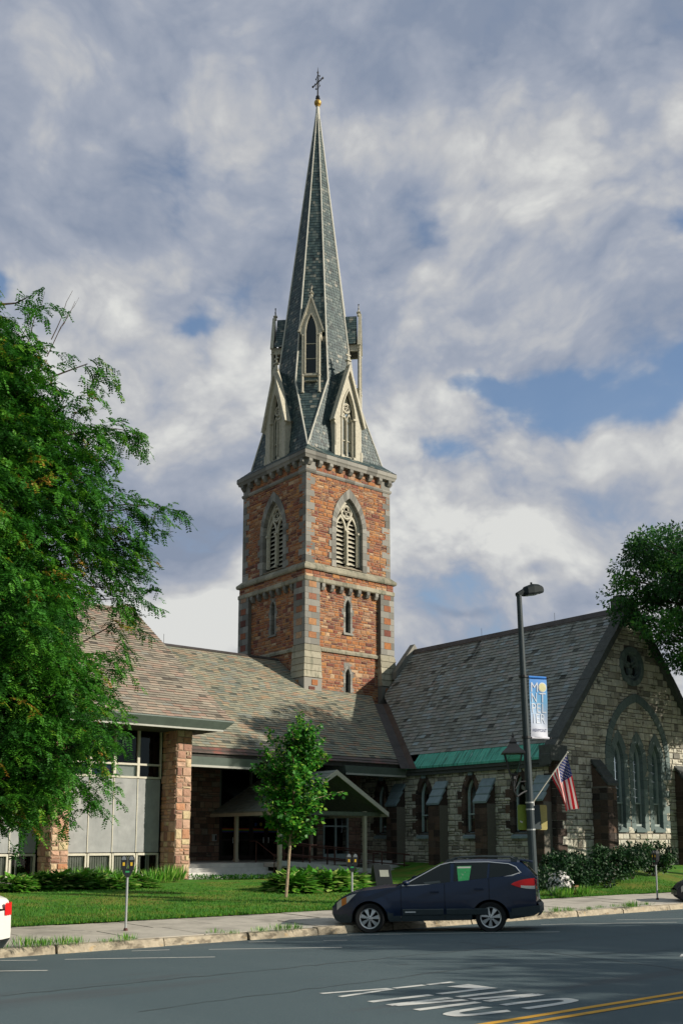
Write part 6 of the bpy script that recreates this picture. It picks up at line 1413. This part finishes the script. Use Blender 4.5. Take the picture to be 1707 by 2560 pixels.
def car(name, label, cat, S, bodym, loc, ang, rear_detail=True, shade=False, rack=False):
    t = local_root(name, label, cat)
    hw, xr, xf, wb, rw = S['hw'], S['xr'], S['xf'], S['wb'], S['rw']
    low0 = lambda x: itp(x, S['low']); top = lambda x: itp(x, S['top']); roof = lambda x: itp(x, S['roof'])
    AR = rw+.075
    def low(x):
        z = low0(x)
        for c in (0, wb):
            if abs(x-c) < AR: z = max(z, rw*.98+math.sqrt(AR*AR-(x-c)**2)*.97)
        return min(z, top(x)-.03)
    def plan(x):
        f = 1.0
        if x > xf-.95: f = 1-.34*((x-(xf-.95))/.95)**2.3
        if x < xr+.6: f = 1-.14*(((xr+.6)-x)/.6)**2.2
        return f
    def ys(x, z):                                        # half width of the body shell
        zt = top(x); w = hw*plan(x)
        k = np.interp(z, [.2, .38, .55, .80, .92, 1.3], [.93, .975, 1.0, .995, .972, .90])
        for c in (0, wb):
            d = math.hypot(x-c, z-rw); 
            if AR-.02 < d < AR+.14: k += .016*(1-(d-AR+.02)/.16)
        k += .006*math.exp(-((z-.98+.04*x)/.03)**2)
        return w*k
    def yg(x, z):                                        # half width of the glasshouse
        b = ys(x, top(x)-.01)-.015; f = max(0, (z-1.05)/.55); return b-.215*f**1.15
    xs = sorted(set([round(v, 3) for v in np.linspace(xr, xf, 110)]+list(S['seams'])+[s-.013 for s in S['seams']]+[c+AR*math.cos(a) for c in (0, wb) for a in np.linspace(0, math.pi, 19)]))
    N = 12; body = MB(); doors = {s: (MB(), MB()) for s in (1, -1)}
    sm = S['seams']
    for s in (1, -1):
        for i in range(len(xs)-1):
            a, b = xs[i], xs[i+1]; m = (a+b)/2
            gap = any(abs(m-(q-.0065)) < .007 for q in sm)
            tgt0 = None
            if sm[1] < m < sm[0]: tgt0 = doors[s][0]
            elif sm[2] < m < sm[1]: tgt0 = doors[s][1]
            for j in range(N):
                q = lambda x, k: (x, s*(ys(x, low(x)+(top(x)-low(x))*k/N)-(.012 if gap else 0)), low(x)+(top(x)-low(x))*k/N)
                zc = low(m)+(top(m)-low(m))*(j+.5)/N
                tg = tgt0 if (tgt0 is not None and zc > .40 and not gap) else body
                tg.poly([q(a, j), q(b, j), q(b, j+1), q(a, j+1)], 1 if gap else (2 if (rack and zc < .43) else 0), .5)
            # bonnet, cowl and rear deck
            y = lambda x, f: s*ys(x, top(x))*f; cr = lambda x, f: top(x)+.055*(1-f*f)*plan(x)
            for f0, f1 in ((1, .93), (.93, .8), (.8, .5), (.5, 0)):
                body.poly([(a, y(a, f0), cr(a, f0)-(.0 if f0 < 1 else .0)), (b, y(b, f0), cr(b, f0)), (b, y(b, f1), cr(b, f1)), (a, y(a, f1), cr(a, f1))], 0, .5)
            for c in (0, wb):                            # inside of the wheel arches
                if abs(m-c) < AR+.03: body.poly([(a, s*ys(a, low(a)), low(a)), (b, s*ys(b, low(b)), low(b)), (b, s*.45, low(b)), (a, s*.45, low(a))], 3, .5); body.poly([(a, s*.45, low0(a)-.02), (b, s*.45, low0(b)-.02), (b, s*.45, low(b)+.01), (a, s*.45, low(a)+.01)], 3, .5)
    for i in range(len(xs)-1):
        a, b = xs[i], xs[i+1]; body.poly([(a, -.5, low0(a)), (b, -.5, low0(b)), (b, .5, low0(b)), (a, .5, low0(a))], 3, .5)
    for x in (xr, xf):
        for j in range(N):
            z0, z1 = low(x)+(top(x)-low(x))*j/N, low(x)+(top(x)-low(x))*(j+1)/N; bow = .055 if x < 0 else -.10
            for f0, f1 in ((-1, -.6), (-.6, 0), (0, .6), (.6, 1)):
                body.poly([(x-bow*(1-f0*f0), ys(x, z0)*f0, z0), (x-bow*(1-f1*f1), ys(x, z0)*f1, z0), (x-bow*(1-f1*f1), ys(x, z1)*f1, z1), (x-bow*(1-f0*f0), ys(x, z1)*f0, z1)], 0, .5)
    # glasshouse
    gx = np.linspace(S['roof'][0][0], S['roof'][-1][0], 60); inter = MB(); NG = 7
    for s in (1, -1):
        for a, b in zip(gx, gx[1:]):
            for j in range(NG):
                q = lambda x, k: (lambda zb, zt: (x, s*yg(x, zb+(zt-zb)*k/NG), zb+(zt-zb)*k/NG))(top(x)-.02, max(roof(x)-.035, top(x)-.015))
                body.poly([q(a, j), q(b, j), q(b, j+1), q(a, j+1)], 4, .5)
            e = lambda x: yg(x, max(roof(x)-.035, top(x)-.015))
            R_ = lambda x, f: (x, s*e(x)*f, roof(x)-.035+.035*min(1, (1-f*f)*3.2)+.018*(1-f*f))
            for f0, f1 in ((1, .96), (.96, .86), (.86, .5), (.5, 0)): body.poly([R_(a, f0), R_(b, f0), R_(b, f1), R_(a, f1)], 0, .5)
    body.build('body', [bodym, M_inter, M_clad, M_inter, bodym], t, smooth=True)
    for s in (1, -1):
        for k, d in enumerate(doors[s]):
            do = d.build('door', [bodym, M_inter, M_clad], t, smooth=True); x = sm[k+1]+.22; z = .93+.05*k; h = MB(); y = s*ys(x, z)
            h.box(x-.10, x+.10, *sorted((y, y+s*.035)), z-.015, z+.022); h.box(x-.1, x-.07, *sorted((y-s*.02, y+s*.03)), z-.02, z+.02); h.build('handle', bodym, do)
            if rack:
                h = MB(); xa, xb = sm[k+1]+.03, sm[k]-.04; h.hexa([(xa, s*(ys(xa, .42)), .40), (xb, s*ys(xb, .42), .40), (xb, s*(ys(xb, .42)+.018), .42), (xa, s*(ys(xa, .42)+.018), .42)], [(xa, s*ys(xa, .54), .55), (xb, s*ys(xb, .54), .55), (xb, s*(ys(xb, .54)+.016), .53), (xa, s*(ys(xa, .54)+.016), .53)]); h.build('rubbing_strip', M_clad, do)
                if k == 0: h = MB(); x0_, x1_ = xb-.30, xb-.06; h.hexa([(x0_, s*(ys(x0_, .5)+.015), .47), (x1_, s*(ys(x1_, .5)+.015), .47), (x1_, s*(ys(x1_, .5)+.022), .47), (x0_, s*(ys(x0_, .5)+.022), .47)], [(x0_, s*(ys(x0_, .5)+.015), .495), (x1_, s*(ys(x1_, .5)+.015), .495), (x1_, s*(ys(x1_, .5)+.022), .495), (x0_, s*(ys(x0_, .5)+.022), .495)]); h.build('badge_strip', M_chrome, do)
    def sheet_side(mb, s, c4, off, n=10, mi=0):
        bl, br, tr, tl = c4
        L_ = lambda p, q, f: (p[0]+(q[0]-p[0])*f, p[1]+(q[1]-p[1])*f)
        for i in range(n):
            for j in range(5):
                def g(i_, j_):
                    p = L_(L_(bl, br, i_/n), L_(tl, tr, i_/n), j_/5); return (p[0], s*(yg(p[0], p[1])+off), p[1])
                mb.poly([g(i, j), g(i+1, j), g(i+1, j+1), g(i, j+1)], mi, .5)
    for s in (1, -1):
        for nm, *c4 in S['side']:
            m = MB(); sheet_side(m, s, c4, .006); wo = m.build(nm, M_dkglass, t, smooth=True)
            bl, br, tr, tl = c4
            if shade and nm == 'rear_window' and s == 1:
                m = MB(); sheet_side(m, s, [(.70, 1.15), (.46, 1.165), (.40, 1.50), (.73, 1.50)], .009); m.build('sun_shade', M_shade, wo)
                m = MB(); sheet_side(m, s, [(.715, 1.45), (.42, 1.45), (.41, 1.485), (.72, 1.485)], .0105); m.build('shade_rail', M_lens_c, wo)
            if nm == 'front_window' and rack:
                m = MB(); sheet_side(m, s, [(1.45, 1.10), (1.1, 1.13), (1.12, 1.18), (1.5, 1.15)], .0085); m.build('seat_glimpse', M_clad, wo)
        ct = MB()
        if rack:
            c = S['side']; path = [c[0][1], (1.12, 1.53), (.88, 1.585), (.02, 1.58), (-.44, 1.53), (-.60, 1.46), (-.71, 1.32), c[2][2], (-.5, 1.27), (.0, 1.185), (.8, 1.105), c[0][1]]
        else: path = [(1.9, .975), (.85, 1.005), (0, 1.045)]
        ct.tube([(x, s*(yg(x, z)+.008), z) for x, z in path], .0135, 5, cap=False); ct.build('window_trim', M_chrome, t)
        mr = MB(); x, z = S['seams'][0]-.14, top(S['seams'][0])+.06; y = ys(x, 1.0); mr.ball((x, s*(y+.10), z+.03), .085, 10, 6, sz=.75); mr.box(x-.03, x+.03, *sorted((s*(y-.06), s*(y+.08))), z-.03, z+.0); mr.build('wing_mirror', bodym, t)
        if rack:
            rr = MB(); yy = lambda x: yg(x, roof(x)-.035)-.03; pts = [(-.62, 1.60), (-.5, 1.675), (.2, 1.70), (.75, 1.69), (.98, 1.60)]; rr.tube([(x, s*yy(x), z+.005) for x, z in pts], .022, 6)
            for x in (-.56, .88): rr.box(x-.07, x+.07, *sorted((s*(yy(x)-.02), s*(yy(x)+.02))), roof(x)-.03, roof(x)+.06)
            rr.build('roof_rail', M_clad, t)
        # lamps
        h = MB(); n = 6
        X0, X1 = xf-.62, xf-.12; zt = lambda x: top(x)-.03; zb = lambda x: top(x)-.17-.06*(x-X0)
        for i in range(8):
            a, b = X0+(X1-X0)*i/8, X0+(X1-X0)*(i+1)/8; f = i/8
            th_ = lambda x: min(1, (x-X0)/.22)
            za, zb_ = zt(a)-(zt(a)-zb(a))*th_(a), zt(b)-(zt(b)-zb(b))*th_(b)
            h.poly([(a, s*(ys(a, za)+.008), za), (b, s*(ys(b, zb_)+.008), zb_), (b, s*(ys(b, zt(b))+.006), zt(b)), (a, s*(ys(a, zt(a))+.006), zt(a))], 1 if i in (4, 5) else 0, .5)
        h.build('headlight', [M_lens_c, M_amber], t, smooth=True)
        tl = MB(); zt_, zb_ = (1.17, .93) if rack else (.98, .78); XA = xr+.52 if rack else xr+.24
        for i in range(10):
            a, b = xr+.012+(XA-xr)*i/10, xr+.012+(XA-xr)*(i+1)/10; w = lambda x: max(.02, 1-((x-xr)/(XA-xr+.03))**2.2)
            q = lambda x, f: (x, s*(ys(x, zb_+(zt_-zb_)*f)+.010), .5*(zt_+zb_)+.03+(zt_-zb_)*(f-.5)*w(x))
            tl.poly([q(a, 0), q(b, 0), q(b, .3), q(a, .3)], 1 if (rack and i < 6) else 0, .5); tl.poly([q(a, .3), q(b, .3), q(b, 1), q(a, 1)], 0, .5)
        e = ys(xr, zb_); bow = lambda y: xr-.055*(1-(y/ys(xr, 1.0))**2)-.012
        for y0, y1 in ((e, e*.9), (e*.9, e*.78), (e*.78, e*.66)): tl.poly([(bow(y0), s*y0, zb_+.02), (bow(y1), s*y1, zb_+.03), (bow(y1), s*y1, zt_+.0), (bow(y0), s*y0, zt_+.02)], 1 if (rack and y1 < e*.7) else 0, .5)
        tl.build('tail_light', [M_lens_r, M_lens_c], t, smooth=True)
    # windscreen and rear screen
    def screen(nm, pts, wtop, wlow):
        m = MB()
        for (x0, z0), (x1, z1) in zip(pts, pts[1:]):
            for f0, f1 in ((-1, -.5), (-.5, 0), (0, .5), (.5, 1)):
                g = lambda x, z, f: (x, yg(x, z)*.90*f, z+.012+.018*(1-f*f)+(.0))
                m.poly([g(x0, z0, f0), g(x1, z1, f0), g(x1, z1, f1), g(x0, z0, f1)], 0, .5)
        m.build(nm, M_dkglass, t, smooth=True)
    rp = S['roof']; screen('windscreen', [(x, roof(x)+.01) for x in np.linspace(rp[-1][0]-.1, rp[-3][0]+.05, 7)], 0, 0)
    if rack:
        m = MB()
        for f0, f1 in ((-1, -.5), (-.5, 0), (0, .5), (.5, 1)):
            g = lambda x, z, f: (x-.05*(1-f*f)-.014, f*(yg(x, z)-.10), z)
            m.poly([g(-1.02, 1.235, f0), g(-1.02, 1.235, f1), g(-.77, 1.535, f1), g(-.77, 1.535, f0)], 0, .5)
        m.build('rear_screen', M_dkglass, t, smooth=True)
        m = MB(); m.prism([(-.98, -.55, 1.545), (-.70, -.58, 1.60), (-.70, .58, 1.60), (-.98, .55, 1.545)], (0, 0, .028)); m.build('roof_spoiler', bodym, t)
        m = MB(); pr = [(-1.10, .36), (-1.16, .44), (-1.165, .62), (-1.12, .68), (-.95, .69), (-.62, .60), (-.5, .45), (-.55, .34)]
        for s in (1, -1):
            pass
        n = 12; ring = []
        for k in range(n+1):
            f = -1+2*k/n; ring.append([(xr-.02-.10*(1-f*f)+.02, f*ys(xr, .6)*1.015, .36), (xr-.07-.10*(1-f*f)+.01, f*ys(xr, .6)*1.02, .45), (xr-.07-.10*(1-f*f)+.01, f*ys(xr, .6)*1.02, .60), (xr-.03-.08*(1-f*f), f*ys(xr, .6)*1.0, .66)])
        for k in range(n):
            for j in range(3): m.poly([ring[k][j], ring[k+1][j], ring[k+1][j+1], ring[k][j+1]], 0, .5)
        for s in (1, -1):
            prev = None
            for x in np.linspace(xr-.0, xr+.55, 8):
                f = (x-xr)/.55; z0, z1 = .36+.02*f, .60-.06*f; cur = [(x, s*(ys(x, .5)*1.012), z0), (x, s*(ys(x, .6)*1.018+.004), z1)]
                if x == xr or prev is None: cur = [(x-.07, s*ys(xr, .6)*1.02, .45), (x-.07, s*ys(xr, .6)*1.02, .60)]
                if prev: m.poly([prev[0], cur[0], cur[1], prev[1]], 0, .5)
                prev = cur
        m.build('rear_bumper', M_clad, t, smooth=True)
        m = MB(); m.box(xr-.075, xr-.062, -.17, .17, .84, .98); m.build('number_plate', M_plate, t)
        m = MB(); m.box(xr-.068, xr-.058, -.3, .3, 1.03, 1.06); m.build('tailgate_trim', M_clad, t)
        m = MB(); m.box(xr-.012, xr-.004, .70, .72, .70, .80); m.build('reflector', M_lens_r, t)
        m = MB(); 
        for (y, z, w, h) in ((.5, .96, .07, .022), (.46, .90, .09, .03), (.47, .80, .05, .05)): m.box(xr-.056, xr-.05, y-w, y+w, z-h/2, z+h/2)
        m.build('bumper_stickers', M_fwhite, t)
    else:
        screen('rear_screen', [(x, roof(x)+.012) for x in np.linspace(rp[0][0]+.05, rp[2][0], 6)], 0, 0)
        m = MB(); m.box(xr-.055, xr-.045, -.09, .09, .90, .925); m.build('badge_strip', M_chrome, t)
    for c in (0, wb):
        for s in (1, -1):
            y = s*(hw-.105); w = MB(); q = []
            prof = [(.23, .085), (rw-.03, .105), (rw-.004, .08), (rw, .0), (rw-.004, -.08), (rw-.03, -.105), (.2, -.10)]
            n = 40
            for k in range(n):
                a0, a1 = 2*math.pi*k/n, 2*math.pi*(k+1)/n
                for (r0, d0), (r1, d1) in zip(prof, prof[1:]): w.poly([(c+r0*math.cos(a0), y+s*d0, rw+r0*math.sin(a0)), (c+r0*math.cos(a1), y+s*d0, rw+r0*math.sin(a1)), (c+r1*math.cos(a1), y+s*d1, rw+r1*math.sin(a1)), (c+r1*math.cos(a0), y+s*d1, rw+r1*math.sin(a0))], 0, .5)
            wo = w.build('wheel', M_tyre, t, smooth=True)
            m = MB(); P = lambda r, a, d: (c+r*math.cos(a), y+s*d, rw+r*math.sin(a))
            for k in range(n):
                a0, a1 = 2*math.pi*k/n, 2*math.pi*(k+1)/n
                m.poly([P(.235, a0, .088), P(.235, a1, .088), P(.212, a1, .075), P(.212, a0, .075)], 0); m.poly([P(.212, a0, .075), P(.212, a1, .075), P(.205, a1, -.02), P(.205, a0, -.02)], 0); m.poly([P(.205, a0, -.02), P(.205, a1, -.02), P(0, a0, -.02)], 1)
                m.poly([P(.06, a0, .095), P(.06, a1, .095), P(0, a0, .1)], 0); m.poly([P(.06, a0, .095), P(.06, a1, .095), P(.065, a1, .0), P(.065, a0, .0)], 0)
            ns = 7
            for k in range(ns):
                a = 2*math.pi*k/ns+.3; da, db = .30, .16
                m.hexa([P(.05, a-db*2.2, .05), P(.05, a+db*2.2, .05), P(.214, a+da*.85, .05), P(.214, a-da*.85, .05)], [P(.05, a-db*1.8, .092), P(.05, a+db*1.8, .092), P(.214, a+da*.72, .083), P(.214, a-da*.72, .083)], 0)
            for k in range(5): a = 2*math.pi*k/5; m.ball(P(.035, a, .098), .010, 6, 4, 1)
            m.build('rim', [M_rim, M_tyre], wo)
    t.location = loc; t.rotation_euler = (0, R(1.3), ang); t.scale = tuple(v*(1 if rack else 1.06) for v in (.96, .96, .945)); return t
M_dkglass = bpy.data.materials.new('dark_car_glass'); M_dkglass.use_nodes = True
_p = M_dkglass.node_tree.nodes['Principled BSDF']; _p.inputs['Base Color'].default_value = (.006, .009, .010, 1); _p.inputs['Roughness'].default_value = .03; _p.inputs['Specular IOR Level'].default_value = .38
PHI = R(50); HD = math.atan2(math.sin(PHI), -math.cos(PHI))
car('parked_wagon', 'navy blue station wagon with roof rails and a green window shade, parked at the kerb', 'car', WAGON, paint('navy_paint', (.002, .011, .038)), (17.61, 16.23, .055), HD, shade=True, rack=True)
car('parked_sedan', 'white sedan cut off by the left edge, only its rear corner in view', 'car', SEDAN, paint('white_paint', (.62, .62, .58)), (5.15, 16.2, .055), HD)
car('parked_car', 'dark blue car cut off by the right edge, only its nose in view', 'car', SEDAN, paint('midnight_paint', (.006, .010, .022)), (31.2, 16.25, .055), HD)
